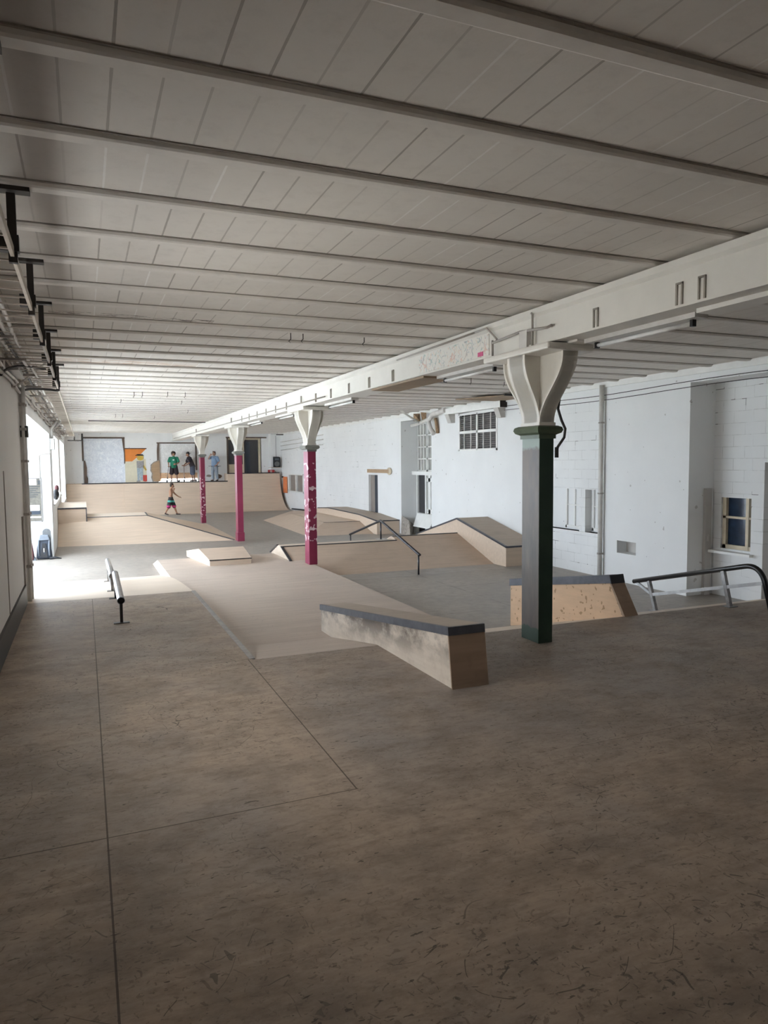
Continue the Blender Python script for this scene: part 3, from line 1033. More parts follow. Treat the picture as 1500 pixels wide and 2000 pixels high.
fitting(4.42, 5.62, 'bare tube light under the beam just before the green column')
fitting(7.45, 8.75, 'bare tube light under the beam just behind the green column')
fitting(12.3, 13.7, 'bare tube light under the beam before the flecked crimson column')
fitting(16.3, 17.7, 'bare tube light under the beam behind the flecked crimson column')
fitting(19.6, 21.0, 'bare tube light under the beam before the plain crimson column')

# ------------------------------------------------------------------ platform and ramps
DZ, PZ = 0.511, 0.262
pf = thing('skate_platform', 'large scuffed plywood deck filling the foreground with its lower landing', 'skate platform', (2, 6, 0))
b = MB()
b.box(WX, 1.48, BACK, 11.15, 0, DZ)
b.box(1.48, 10.45, BACK, 6.95, 0, DZ)
b.build('deck', M['deck'], pf)
b = MB()
# strip from the deck down to the landing
b.prism_yz([(6.95, 0), (6.95, DZ - 0.002), (8.45, PZ), (8.45, 0)], 1.48, 4.20)
b.build('near_bank', M['landing'], pf)
b = MB()
b.hull([(1.48, 8.45, 0), (4.51, 8.45, 0), (1.48, 8.45, PZ), (4.51, 8.45, PZ), (1.48, 16.98, 0), (1.48, 16.98, PZ), (4.51, 16.98, 0), (4.51, 16.98, PZ), (4.51, 18.3, 0), (1.48, 18.3, 0)])
b.build('landing', M['landing'], pf)
MB().box(4.51, 4.62, 8.6, 16.9, 0, 0.005).build('landing_edge', M['steel_worn'], pf)
# gentle curved bank on the window side
b = MB()
prof = [(11.15, DZ - 0.004)]
for k in range(1, 13):
    t = k / 12
    y = 11.15 + 5.2 * t
    z = (DZ - 0.004) * (1 - t) + 0.066 * math.sin(PI * t)
    prof.append((y, max(z, 0.0)))
b.prism_yz([(11.15, 0)] + prof, WX, 1.48)
b.build('window_side_bank', M['birch_pale'], pf)
# bank down to the concrete on the right
b = MB()
b.hull([(4.20, 6.95, DZ - 0.002), (10.45, 6.95, DZ - 0.002), (4.20, 6.95, 0), (10.45, 6.95, 0), (4.9, 8.98, 0), (10.45, 8.86, 0)])
b.build('right_bank', M['birch_pale'], pf)
f = MB()
f.box(1.455, 1.51, 6.98, 11.15, DZ - 0.03, DZ + 0.006)
f.build('edge_coping', M['steel_worn'], pf)
MB().box(1.48, 1.486, 6.99, 11.15, 0.2, DZ - 0.03).build('side_board', M['birch_shaded_grimy'], pf)  # shadow side of the deck, its shade put into the dark ply
MB().box(1.60, 1.66, BACK + 0.1, BACK + 0.2, DZ, DZ + 0.002).build('screw_cover', M['steel_light'], pf)

# the long ledge with smeared side
lg = thing('grind_ledge', 'long sloping box ledge with black smears on its pale side', 'skate ledge', (3.0, 7.0, 0.26))
lx0 = lambda y: 2.84 - (y - 5.3) * 0.016
lx1 = lambda y: lx0(y) + 0.36
b = MB()
b.prism_yz([(5.31, DZ), (6.97, DZ), (8.45, PZ), (8.83, PZ), (8.83, 0.545), (5.375, 0.975)], lambda y: lx0(y) + 0.012, lambda y: lx1(y) - 0.012)
b.build('body', M['birch_smear'], lg)
MB().prism_yz([(5.302, DZ), (5.318, DZ), (5.385, 0.975), (5.368, 0.975)], lx0, lx1).build('end_panel', M['birch_shaded_grimy'], lg)  # end turned from the windows, shade painted in as darker ply
MB().prism_yz([(5.375, 0.975), (8.84, 0.545), (8.84, 0.606), (5.385, 1.036)], lambda y: lx0(y) + 0.028, lx1).build('top_board', M['ledge_top'], lg)
f = MB()
f.prism_yz([(5.37, 0.968), (8.845, 0.538), (8.845, 0.608), (5.38, 1.038)], lambda y: lx0(y) - 0.003, lambda y: lx0(y) + 0.03)
f.prism_yz([(5.362, 0.966), (5.385, 0.966), (5.395, 1.0375), (5.372, 1.0375)], lambda y: lx0(y) - 0.003, lx1)
f.build('coping', M['coping'], lg)

# ledge going down the right bank
hb = thing('grind_ledge', 'short orange plywood ledge with slate top behind the green column', 'skate ledge', (6.1, 7.9, 0.0))
hx = lambda y: 6.14 - (y - 6.92) * 0.165
hp = [(6.95, DZ - 0.02), (8.98, 0.0), (9.0, 0.0), (9.0, 0.60), (7.16, 0.90)]
MB().prism_yz(hp, lambda y: hx(y) + 0.01, lambda y: hx(y) + 0.20).build('body', M['birch_orange'], hb)
MB().prism_yz([(6.93, DZ), (6.955, DZ - 0.02), (7.17, 0.90), (7.145, 0.90)], hx, lambda y: hx(y) + 0.21).build('end_panel', M['birch_shaded_grimy'], hb)  # shaded near end, kept dark by its colour
MB().prism_yz([(7.15, 0.90), (9.01, 0.60), (9.01, 0.70), (7.175, 1.0)], lambda y: hx(y) - 0.004, lambda y: hx(y) + 0.21).build('coping', M['coping'], hb)
MB().prism_yz([(7.138, 0.895), (7.15, 0.895), (7.178, 1.003), (7.166, 1.003)], lambda y: hx(y) - 0.004, lambda y: hx(y) + 0.212).build('coping_end', M['coping_dark'], hb)


def arc(p0, p1, p2, n=8):
    p0, p1, p2 = Vector(p0), Vector(p1), Vector(p2)
    return [tuple(p0 * (1 - t) ** 2 + p1 * 2 * t * (1 - t) + p2 * t * t) for t in [i / n for i in range(n + 1)]]


# bent handrail on the right bank
rr = thing('grind_rail', 'bent black tube rail with square lower bar at the right edge', 'grind rail', (7.8, 7.3, 0.3))
RXr = 7.8
path = [(RXr, 6.20, DZ)] + arc((RXr, 6.32, 0.93), (RXr, 6.40, 1.13), (RXr, 6.62, 1.075)) + [(RXr, 8.62, 0.575)]
MB().tube(path, 0.034, 14).build('top_tube', M['steel_black'], rr)
MB().bar((RXr, 6.33, 0.90), (RXr, 8.25, 0.43), 0.04, 0.045).build('lower_bar', M['steel_light'], rr)
for ya, za, yb, zb in ((6.95, 0.97, 6.83, DZ), (8.30, 0.63, 8.15, 0.205)):
    lgp = MB().bar((RXr, ya, za), (RXr, yb, zb), 0.05, 0.05).build('leg', M['steel_worn'], rr)
    MB().box(RXr - 0.08, RXr + 0.08, yb - 0.06, yb + 0.06, zb - 0.01, zb + 0.008).build('foot_plate', M['steel_worn'], lgp)
MB().bar((RXr, 8.56, 0.575), (RXr, 8.27, 0.45), 0.035, 0.035).build('brace', M['steel_light'], rr)

# near round rail on the deck
rl = thing('grind_rail', 'low round rail standing on the left part of the deck', 'grind rail', (0.36, 10.2, DZ))
f = MB()
f.tube([(0.36, 9.20, 0.80), (0.375, 11.35, 0.83)], 0.045, 16, caps=False)
f.tube([(0.375, 11.35, 0.83), (0.36, 9.20, 0.80)], 0.038, 16, caps=False)
f.build('tube', M['steel_worn'], rl)
MB().ell((0.361, 9.22, 0.80), 0.038, 0.004, 0.038, 12).build('tube_mouth', M['steel_black'], rl)
for y in (9.27, 11.02):
    lgp = MB().bar((0.362, y, DZ), (0.362, y, 0.77), 0.035, 0.035).build('leg', M['steel_black'], rl)
    MB().box(0.27, 0.455, y - 0.04, y + 0.04, DZ, DZ + 0.008).build('foot_plate', M['steel_black'], lgp)
rl2 = thing('grind_rail', 'second low round rail on the pale bank behind the deck', 'grind rail', (0.36, 13, 0.3))
f = MB()
f.tube([(0.345, 11.75, 0.735), (0.355, 14.45, 0.64)], 0.045, 16)
f.build('tube', M['steel_light'], rl2)


def wbz(y):
    t = (y - 11.15) / 5.2
    return max(0, (DZ - 0.004) * (1 - t) + 0.066 * math.sin(PI * t))


for y, zt in ((12.0, 0.70), (14.2, 0.62)):
    lgp = MB().bar((0.35, y, wbz(y)), (0.35, y, zt), 0.04, 0.04).build('leg', M['steel_worn'], rl2)
    MB().box(0.27, 0.43, y - 0.05, y + 0.05, wbz(y) - 0.01, wbz(y) + 0.012).build('foot_plate', M['steel_worn'], lgp)
MB().bar((0.35, 12.0, 0.50), (0.35, 14.2, 0.44), 0.03, 0.03).build('lower_bar', M['steel_worn'], rl2)

# ridge box on the landing
kb = thing('manual_pad', 'low roof-shaped plywood pad lying on the landing by the crimson column', 'skate pad', (2.8, 16.2, PZ))
b = MB()


def kx(y):
    return 2.41 - (y - 15.5) * 0.125


b.prism_yz([(15.45, PZ), (17.35, PZ), (17.35, 0.38), (16.28, 0.535), (15.45, 0.372)], kx, lambda y: kx(y) + 0.9 + (y - 15.5) * 0.12)
b.build('body', M['birch'], kb)
MB().prism_yz([(15.45, 0.372), (16.28, 0.536), (16.28, 0.552), (15.45, 0.392)], lambda y: kx(y) - 0.004, lambda y: kx(y) + 0.905 + (y - 15.5) * 0.12).build('near_top', M['birch_used'], kb)
MB().prism_yz([(16.28, 0.536), (17.36, 0.38), (17.36, 0.396), (16.28, 0.552)], lambda y: kx(y) - 0.004, lambda y: kx(y) + 0.905 + (y - 15.5) * 0.12).build('far_top', M['birch_used'], kb)
MB().box(2.41, 3.32, 15.438, 15.452, 0.372, 0.393).build('coping', M['coping_dark'], kb)

# middle funbox: bank, flat strip, kinked ledge
fb = thing('funbox_bank', 'wide beige bank ramp with dark ridge coping in the middle of the hall', 'skate ramp', (6.6, 16.3, 0))
b = MB()
b.hull([(4.20, 15.47, PZ), (4.20, 17.25, PZ), (4.2, 15.47, 0.0), (4.2, 17.25, 0.0), (4.20, 16.2, 0.505), (4.20, 16.55, 0.505), (7.12, 16.2, 0.505), (7.12, 16.55, 0.505),
        (4.8, 14.62, 0.0), (7.12, 14.60, 0.0), (7.12, 18.1, 0.0), (4.8, 18.1, 0.0)])
b.build('left_body', M['birch_used'], fb)
b = MB()
b.hull([(7.10, 14.60, 0.0), (9.2, 14.60, 0.0), (7.10, 16.42, 0.58), (9.2, 16.42, 0.58), (7.10, 16.5, 0.58), (9.2, 16.5, 0.58), (7.1, 18.3, 0), (9.2, 18.3, 0)])
b.build('right_body', M['birch_used'], fb)
MB().box(4.2, 7.1, 16.215, 16.54, 0.503, 0.513).build('flat_top', M['birch_pale'], fb)
MB().hull([(4.185, 15.5, PZ), (4.185, 17.2, PZ), (4.185, 16.22, 0.50), (4.185, 16.53, 0.50), (4.199, 15.5, PZ), (4.199, 17.2, PZ), (4.199, 16.22, 0.50), (4.199, 16.53, 0.50)]).build('end_panel', M['birch_pale'], fb)
f = MB()
f.box(4.18, 7.12, 16.17, 16.215, 0.485, 0.516)
f.box(7.1, 8.96, 16.40, 16.46, 0.56, 0.592)
f.bar((4.19, 16.19, 0.505), (4.19, 15.40, 0.262), 0.06, 0.025)
f.bar((4.19, 16.56, 0.505), (4.19, 17.28, 0.262), 0.06, 0.025)
f.build('coping', M['steel'], fb)

la = thing('kinked_ledge', 'pale kinked ledge climbing over the middle bank beside the right wall', 'skate ledge', (9.3, 16.4, 0))
prof = [(14.07, 0.0), (18.95, 0.0), (18.95, 0.30), (16.44, 0.935), (14.07, 0.44)]
MB().prism_yz(prof, 8.95, 9.86).build('body', M['birch'], la)
MB().prism_yz([(14.07, 0.44), (16.44, 0.935), (18.95, 0.30), (18.95, 0.335), (16.44, 0.972), (14.07, 0.475)], 8.98, 9.88).build('top_board', M['ledge_top'], la)
f = MB()
f.prism_yz([(14.06, 0.437), (16.44, 0.933), (18.96, 0.297), (18.96, 0.338), (16.44, 0.976), (14.06, 0.479)], 8.94, 8.985)
f.box(8.94, 9.88, 14.055, 14.085, 0.437, 0.479)
f.build('coping', M['steel'], la)

rm = thing('grind_rail', 'A-shaped tube rail rising over the middle bank', 'grind rail', (6.8, 16.4, 0))
MB().tube([(6.63, 13.85, 0.44), (6.82, 16.5, 0.985), (6.74, 18.55, 0.455)], 0.03, 12).build('top_tube', M['steel'], rm)
for x, y, z0, z1 in ((6.64, 13.93, 0, 0.45), (6.82, 16.5, 0.51, 0.97), (6.74, 18.5, 0, 0.45)):
    MB().tube([(x, y, z0), (x, y, z1)], 0.02, 10).build('leg', M['steel'], rm)
MB().box(6.70, 6.96, 16.4, 16.62, 0.512, 0.522).build('foot_plate', M['steel_light'], rm)

# far funbox and its ledge
fc = thing('funbox_bank', 'farther beige bank ramp with sloped left side along the right wall', 'skate ramp', (8.3, 26, 0))
b = MB()
b.hull([(6.78, 22.85, 0), (9.2, 22.55, 0), (9.86, 22.55, 0), (9.86, 35.6, 0), (8.45, 31.9, 0), (7.0, 30.1, 0),
        (7.72, 23.95, 0.335), (9.86, 23.85, 0.335), (9.86, 29.2, 0.335), (7.85, 28.6, 0.335)])
b.build('body', M['birch_used'], fc)
MB().bar((7.72, 23.95, 0.336), (9.06, 23.87, 0.336), 0.03, 0.012).build('coping', M['steel'], fc)
MB().hull([(7.85, 24.1, 0.334), (9.86, 24.05, 0.334), (9.86, 28.4, 0.334), (7.95, 28.4, 0.334), (7.85, 24.1, 0.338), (9.86, 24.05, 0.338), (9.86, 28.4, 0.338), (7.95, 28.4, 0.338)]).build('flat_top', M['birch'], fc)
MB().bar((9.80, 30.3, 0.24), (9.87, 35.9, 0.06), 0.05, 0.06).build('wall_edge_coping', M['coping_dark'], fc)
lc = thing('kinked_ledge', 'lower kinked ledge on the farther bank by the right wall', 'skate ledge', (9.5, 26, 0))
MB().prism_yz([(22.25, 0), (30.2, 0), (30.3, 0.3), (28.9, 0.52), (27.5, 0.60), (23.95, 0.555), (22.25, 0.44)], 9.06, 9.88).build('body', M['birch'], lc)
MB().prism_yz([(22.25, 0.44), (23.95, 0.555), (27.5, 0.60), (28.9, 0.52), (28.9, 0.545), (27.5, 0.628), (23.95, 0.585), (22.25, 0.468)], 9.09, 9.89).build('top_board', M['ledge_top'], lc)
f = MB()
f.prism_yz([(22.24, 0.437), (23.95, 0.553), (27.5, 0.598), (28.9, 0.518), (28.9, 0.549), (27.5, 0.632), (23.95, 0.589), (22.24, 0.472)], 9.05, 9.095)
f.box(9.05, 9.89, 22.235, 22.265, 0.437, 0.472)
f.build('coping', M['steel'], lc)

# left hip bank in front of the quarter pipe
hp_ = thing('hip_bank', 'broad pale hip bank with diagonal dark edge on the window side', 'skate ramp', (1.5, 26, 0))
b = MB()
b.hull([(WX + 0.01, 23.4, 0), (4.36, 22.75, 0), (4.38, 29.5, 0), (3.7, 33.2, 0), (WX + 0.01, 33.2, 0),
        (WX + 0.01, 25.05, 0.745), (1.9, 24.95, 0.745), (1.95, 26.6, 0.745), (WX + 0.01, 26.85, 0.745)])
b.build('body', M['birch'], hp_)
MB().prism_xy([(WX + 0.02, 25.05), (1.9, 24.97), (1.95, 26.5), (WX + 0.02, 26.8)], 0.744, 0.75).build('flat_top', M['birch_pale'], hp_)
f = MB()
f.bar((WX + 0.01, 25.03, 0.742), (1.9, 24.95, 0.742), 0.05, 0.02)
f.bar((1.9, 24.95, 0.742), (4.35, 22.78, 0.012), 0.06, 0.02)
f.bar((1.9, 24.95, 0.742), (1.95, 26.6, 0.742), 0.05, 0.02)
f.build('coping', M['steel'], hp_)
MB().hull([(4.37, 22.8, 0.0), (4.39, 29.5, 0.0), (4.55, 29.6, 0.0), (4.50, 22.9, 0.0), (4.32, 22.95, 0.016), (4.34, 29.4, 0.016)]).build('toe_plate', M['birch_used'], hp_)
wb = thing('pad_box', 'square plywood box on top of the hip bank against the window wall', 'skate pad', (-0.4, 26.5, 0.6))
MB().box(WX + 0.01, 0.02, 24.72, 28.6, 0.45, 1.06).build('body', M['birch'], wb)
MB().box(WX + 0.01, 0.035, 24.71, 28.6, 1.06, 1.085).build('top_board', M['birch_pale'], wb)
f = MB()
f.box(WX + 0.01, 0.04, 24.70, 24.73, 1.045, 1.09).box(0.01, 0.04, 24.70, 24.73, 0.50, 1.05)
f.build('coping', M['steel'], wb)

# quarter pipe across the far end
qp = thing('quarter_pipe', 'curved quarter pipe across the far end with a higher section on the right', 'skate ramp', (4.5, 37, 0))
QB, QR = 35.72, 2.0


def qprof(H, off=0.0, n=18):
    tm = math.acos(1 - H / QR)
    pts = [(QB + off + QR * math.sin(tm * i / n), QR * (1 - math.cos(tm * i / n)) + 0.003) for i in range(n + 1)]
    return pts


for nm, xa, xb, H, of in (('left_section', WX + 0.01, 1.80, 1.50, 0.10), ('middle_section', 1.80, 6.92, 1.50, 0.0), ('right_section', 6.92, 9.72, 1.90, 0.0)):
    p = qprof(H, of)
    b = MB()
    if nm == 'right_section':
        b.prism_yz(p + [(38.04, p[-1][1]), (38.04, 0.0)], xa, xb)
        b.box(xa, 9.34, 38.04, FAR - 0.005, 1.5, p[-1][1])
    else:
        b.prism_yz(p + [(FAR - 0.005, p[-1][1]), (FAR - 0.005, 0.0)], xa, xb)
    o = b.build(nm, M['birch'], qp)
    y_l, z_l = p[-1]
    MB().box(xa if xa > 0 else -0.12, xb, y_l - 0.03, y_l + 0.05, z_l - 0.02, z_l + 0.028).build('coping', M['coping_dark'], qp)
QY = 37.62
MB().box(1.8, 6.9, QY + 0.12, FAR, 1.501, 1.515).build('walkway', M['birch_used'], qp)

# ------------------------------------------------------------------ left side: cable tray, brackets, pipes
TZ = 3.63
tr = thing('cable_tray', 'ladder cable tray with pipes hung along the left side of the ceiling', 'cable tray', (-0.5, 14, TZ))
f = MB()
f.box(-0.335, -0.315, 0.5, 33.2, TZ, TZ + 0.055)
f.build('outer_rail', M['tray'], tr)
f = MB()
f.box(-0.765, -0.745, 0.5, 33.2, TZ, TZ + 0.055)
f.build('inner_rail', M['tray'], tr)
f = MB()
y = 0.7
while y < 33:
    f.box(-0.75, -0.33, y, y + 0.014, TZ + 0.01, TZ + 0.02)
    y += 0.25
o = f.build('rung', M['tray'], tr)
o['kind'] = 'stuff'
for i, (x, z, r, mt) in enumerate([(-0.545, 3.665, 0.018, 'pipe_white'), (-0.595, 3.67, 0.022, 'pipe_white'), (-0.645, 3.665, 0.016, 'cable'), (-0.685, 3.675, 0.020, 'pipe_white'),
                                   (-0.72, 3.66, 0.018, 'pipe_grey'), (-0.785, 3.56, 0.02, 'pipe_white'), (-0.79, 3.49, 0.02, 'pipe_grey')]):
    pts = []
    y = 0.5
    while y < 32.5:
        sag = 0.0 if r > 0.022 else 0.018 * math.sin(y * 2.3 + i * 1.7)
        pts.append((x + (0.012 * math.sin(y * 1.3 + i) if x > -0.77 else 0), y, z + sag))
        y += 0.4
    MB().tube(pts, r, 8).build('pipe_run', M[mt], tr)
f = MB()
for y in [1.2 + 1.53 * k for k in range(20)]:
    f.box(-0.80, -0.54, y, y + 0.03, TZ - 0.02, TZ + 0.004)
    f.box(-0.82, -0.77, y, y + 0.03, 3.46, 3.60)
o = f.build('pipe_clip', M['pipe_grey'], tr)
o['kind'] = 'stuff'

br0 = thing('tray_bracket', 'dark steel hanger carrying the cable tray below a joist', 'bracket', (-0.32, 4.59, 3.99), 'hangers of the cable tray')
MB().box(-0.425, -0.225, 4.55, 4.63, 3.99, 4.05).build('ceiling_plate', M['bracket'], br0)
MB().box(-0.345, -0.30, 4.57, 4.61, 3.60, 3.98).build('hanger', M['bracket'], br0)
MB().box(-0.40, -0.29, 4.56, 4.62, 3.66, 3.75).build('clamp', M['bracket'], br0)
for k in range(-1, 6):
    if k == 0:
        continue
    dup(br0, (0, 1.53 * k, 0), 'dark steel hanger carrying the cable tray below a joist')
eb = thing('tray_bracket', 'dark U-shaped end hanger at the far tip of the cable tray', 'bracket', (-0.2, 33.6, TZ))
MB().box(-0.06, 0.02, 33.5, 33.6, 3.50, 3.78).build('hanger', M['bracket'], eb)
MB().box(-0.60, 0.02, 33.45, 33.65, 3.46, 3.50).build('clamp', M['bracket'], eb)
MB().box(-0.36, -0.30, 33.5, 33.6, 3.50, 3.70).build('post', M['bracket'], eb)

# pipes on the pier before the first opening
for x, y, r, lab in ((-0.765, 11.50, 0.028, 'grey conduit down the left wall pier, beside the dark frame'), (-0.77, 11.30, 0.02, 'thinner conduit down the left wall pier, nearer the camera')):
    t = thing('wall_conduit', lab, 'pipe', (x, y, 0.5))
    MB().tube([(x, y, 0.512), (x, y, 3.60)], r, 10).build('pipe', M['pipe_white'], t)
    for z in (1.0, 1.75, 2.5, 2.95, 3.3):
        MB().box(x - 0.04, x + 0.04, y - 0.05, y + 0.05, z, z + 0.035).build('clip', M['pipe_grey'], t)
tag(MB().box(-0.815, -0.72, 11.40, 11.58, 2.86, 3.02).build('conduit_sleeve', M['bracket']), 'dark sleeve where the conduits pass the left wall pier', 'pipe fitting')
cb = []
tag(MB().tube(arc((-0.80, 8.9, 3.45), (-0.74, 9.3, 3.66), (-0.40, 10.0, 3.66), 12), 0.014).build('slack_cable', M['cable']), 'black cable looping from the wall up to the tray, nearest', 'cable')
tag(MB().tube(arc((-0.81, 11.6, 3.52), (-0.70, 11.9, 3.62), (-0.33, 12.4, 3.62), 12), 0.018).build('slack_cable', M['cable']), 'black cable looping from the pier conduit to the tray', 'cable')
tag(MB().tube([(-0.78, 10.75, 3.52), (-0.60, 10.9, 3.70), (-0.42, 11.0, 3.88)], 0.014).build('stay_rod', M['pipe_white']), 'white rod slanting from the left wall up past the tray', 'rod')
tag(MB().box(-0.82, -0.68, 9.7, 10.7, 3.60, 3.92).build('wall_box', M['box_grey'], None, 0.01), 'grey box high on the left wall under the tray', 'box')
wb2 = thing('wall_strip', 'dark vertical joint strip on the near left wall', 'strip', (-0.815, 8.9, 1.6))
MB().box(-0.82, -0.812, 8.86, 8.885, 0.8, 2.4).build('strip', M['slot'], wb2)
MB().box(-0.82, -0.795, 11.0, 11.10, 0.52, 1.75).build('lower_strip', M['pipe_grey'], wb2)

# the conduit dropping at the second pier, with its box
jb = thing('junction_box', 'grey junction box on the left wall beside the first opening', 'junction box', (-0.79, 21.2, 2.9))
MB().box(-0.83, -0.70, 21.02, 21.45, 2.86, 3.16).build('body', M['box_grey'], jb, 0.01)
f = MB()
f.tube([(-0.76, 21.25, 3.16), (-0.74, 21.3, 3.40), (-0.55, 21.6, 3.62)], 0.03)
f.tube([(-0.76, 21.15, 3.16), (-0.76, 21.0, 3.40), (-0.62, 21.0, 3.62)], 0.03)
f.build('upper_pipe', M['pipe_white'], jb)
f = MB()
f.tube([(-0.80, 21.0, 2.86), (-0.80, 20.96, 2.76), (-1.02, 20.97, 2.74), (-1.08, 20.975, 2.70), (-1.08, 20.975, 2.05)], 0.014)
f.build('lower_pipe', M['pipe_grey'], jb)

# notice board on the jamb
nb = thing('notice_board', 'tall notice board with papers on the bright jamb of the first opening', 'notice board', (-1.3, 20.97, 1.0))
MB().box(-1.48, -1.075, 20.965, 20.998, 0.97, 2.10).build('board', M['board_brown'], nb)
f = MB()
f.box(-1.49, -1.06, 20.955, 20.998, 0.95, 0.975).box(-1.075, -1.055, 20.955, 20.998, 0.95, 2.11).box(-1.49, -1.06, 20.955, 20.998, 2.10, 2.115)
f.build('frame', M['steel_worn'], nb)
MB().box(-1.48, -1.17, 20.958, 20.964, 1.93, 2.09).build('paper', M['paper'], nb)
MB().box(-1.14, -1.085, 20.958, 20.964, 1.94, 2.05).build('sticker', M['ink'], nb)
for k in range(6):
    MB().box(-1.47, -1.09 - 0.05 * (k % 3), 20.959, 20.964, 1.88 - 0.055 * k, 1.90 - 0.055 * k).build('text_line', M['ink'], nb)
MB().box(-1.38, -1.12, 20.957, 20.964, 1.25, 1.40).build('paper', M['paper'], nb)
MB().box(-1.40, -1.10, 20.958, 20.964, 1.15, 1.25).build('blue_card', M['blue_dark'], nb)
MB().box(-1.47, -1.09, 20.957, 20.964, 1.06, 1.10).build('paper_strip', M['paper'], nb)
MB().ell((-1.37, 20.962, 1.125), 0.05, 0.004, 0.035).build('badge', M['black'], nb)

# backpack, board leaning behind it, another bag
bp = thing('backpack', 'slate grey backpack standing on the floor by the bright jamb', 'backpack', (-1.0, 20.6, 0))
b = MB()
b.hull([(x, y, z) for x, y, z in [(-1.22, 20.45, 0.02), (-0.84, 20.45, 0.02), (-1.22, 20.72, 0.02), (-0.84, 20.72, 0.02), (-1.20, 20.48, 0.30), (-0.86, 20.48, 0.30), (-1.14, 20.52, 0.56), (-0.90, 20.52, 0.56), (-1.14, 20.70, 0.58), (-0.90, 20.70, 0.58), (-1.02, 20.40, 0.15)]])
b.build('main_body', M['pack'], bp, 0.03)
MB().hull([(-1.16, 20.44, 0.50), (-0.88, 20.44, 0.50), (-1.16, 20.72, 0.52), (-0.88, 20.72, 0.52), (-1.12, 20.48, 0.63), (-0.92, 20.48, 0.63), (-1.12, 20.70, 0.63), (-0.92, 20.70, 0.63)]).build('top_lid', M['pack_light'], bp, 0.02)
MB().hull([(-1.12, 20.40, 0.06), (-0.95, 20.40, 0.06), (-1.07, 20.44, 0.42), (-0.98, 20.44, 0.42), (-1.12, 20.46, 0.06), (-0.95, 20.46, 0.06), (-1.07, 20.48, 0.42), (-0.98, 20.48, 0.42)]).build('front_pocket', M['black'], bp)
for xx in (-1.15, -0.90):
    MB().tube([(xx, 20.47, 0.50), (xx - 0.01, 20.42, 0.3), (xx, 20.42, 0.1)], 0.02, 8).build('strap', M['pack_light'], bp)
MB().box(-1.04, -1.02, 20.393, 20.402, 0.20, 0.30).build('zip_tag', M['white_mark'], bp)
MB().tube([(-0.90, 20.42, 0.03), (-0.75, 20.40, 0.04), (-0.62, 20.38, 0.015)], [0.035, 0.03, 0.01], 8).build('loose_strap', M['black'], bp)
sb = thing('skateboard', 'grey skateboard leaning upright behind the slate backpack', 'skateboard', (-0.95, 20.85, 0))
pr = []
for k in range(25):
    a = PI * k / 24
    pr.append((-0.97 + 0.10 * math.cos(a), 0.68 + 0.10 * math.sin(a)))
pr += [(-1.07, 0.10), (-0.87, 0.10)]
MB().prism_xz(pr, 20.80, 20.82).build('deck', M['grip'], sb)
for z in (0.16, 0.56):
    tk = MB().box(-1.05, -0.89, 20.82, 20.85, z, z + 0.03).build('truck', M['steel_light'], sb)
    for xx in (-1.06, -0.88):
        MB().tube([(xx - 0.015, 20.87, z), (xx + 0.015, 20.87, z)], 0.027, 10).build('wheel', M['paper'], tk)
MB().box(-1.05, -0.89, 20.80, 20.86, 0.0, 0.10).build('tail', M['grip'], sb)
bg = thing('duffel_bag', 'dark maroon bag half hidden behind the left pier', 'bag', (-1.36, 20.5, 0))
MB().hull([(-1.48, 20.3, 0.02), (-1.27, 20.3, 0.02), (-1.48, 20.7, 0.02), (-1.27, 20.7, 0.02), (-1.47, 20.35, 0.45), (-1.29, 20.35, 0.42), (-1.46, 20.65, 0.50), (-1.33, 20.65, 0.50)]).build('body', M['maroon'], bg, 0.03)
MB().tube([(-1.40, 20.4, 0.46), (-1.38, 20.45, 0.58), (-1.38, 20.6, 0.50)], 0.012, 8).build('handle', M['black'], bg)
MB().hull([(-1.30, 20.32, 0.0), (-1.22, 20.32, 0.0), (-1.30, 20.55, 0.0), (-1.22, 20.55, 0.0), (-1.28, 20.40, 0.09), (-1.24, 20.40, 0.09)]).build('side_pocket', M['pack_light'], bg)
# things on the sill of the second opening
sbg = thing('cloth_bag', 'black bag lying on the sill of the second left window', 'bag', (-0.9, 25.5, 1.33))
MB().ell((-0.86, 25.3, 1.50), 0.10, 0.35, 0.17).build('body', M['black'], sbg)
MB().ell((-0.84, 25.6, 1.68), 0.07, 0.16, 0.12).build('top_flap', M['maroon'], sbg)
sp_ = thing('paper_bag', 'crumpled white bag beside the black bag on the window sill', 'bag', (-0.8, 26.5, 1.33))
MB().ell((-0.80, 26.6, 1.43), 0.09, 0.3, 0.10).build('body', M['paper'], sp_)
MB().tube(arc((-0.80, 26.5, 1.50), (-0.76, 26.6, 1.95), (-0.80, 27.0, 1.50), 10), 0.012, 8).build('handle', M['white_mark'], sp_)
tag(MB().tube([(-0.80, 27.0, 3.30), (0.0, 38.3, 3.83), (1.9, 38.55, 3.83)], 0.008, 6).build('white_wire', M['white_mark']), 'thin white wire strung from the left wall to the far wall', 'wire')

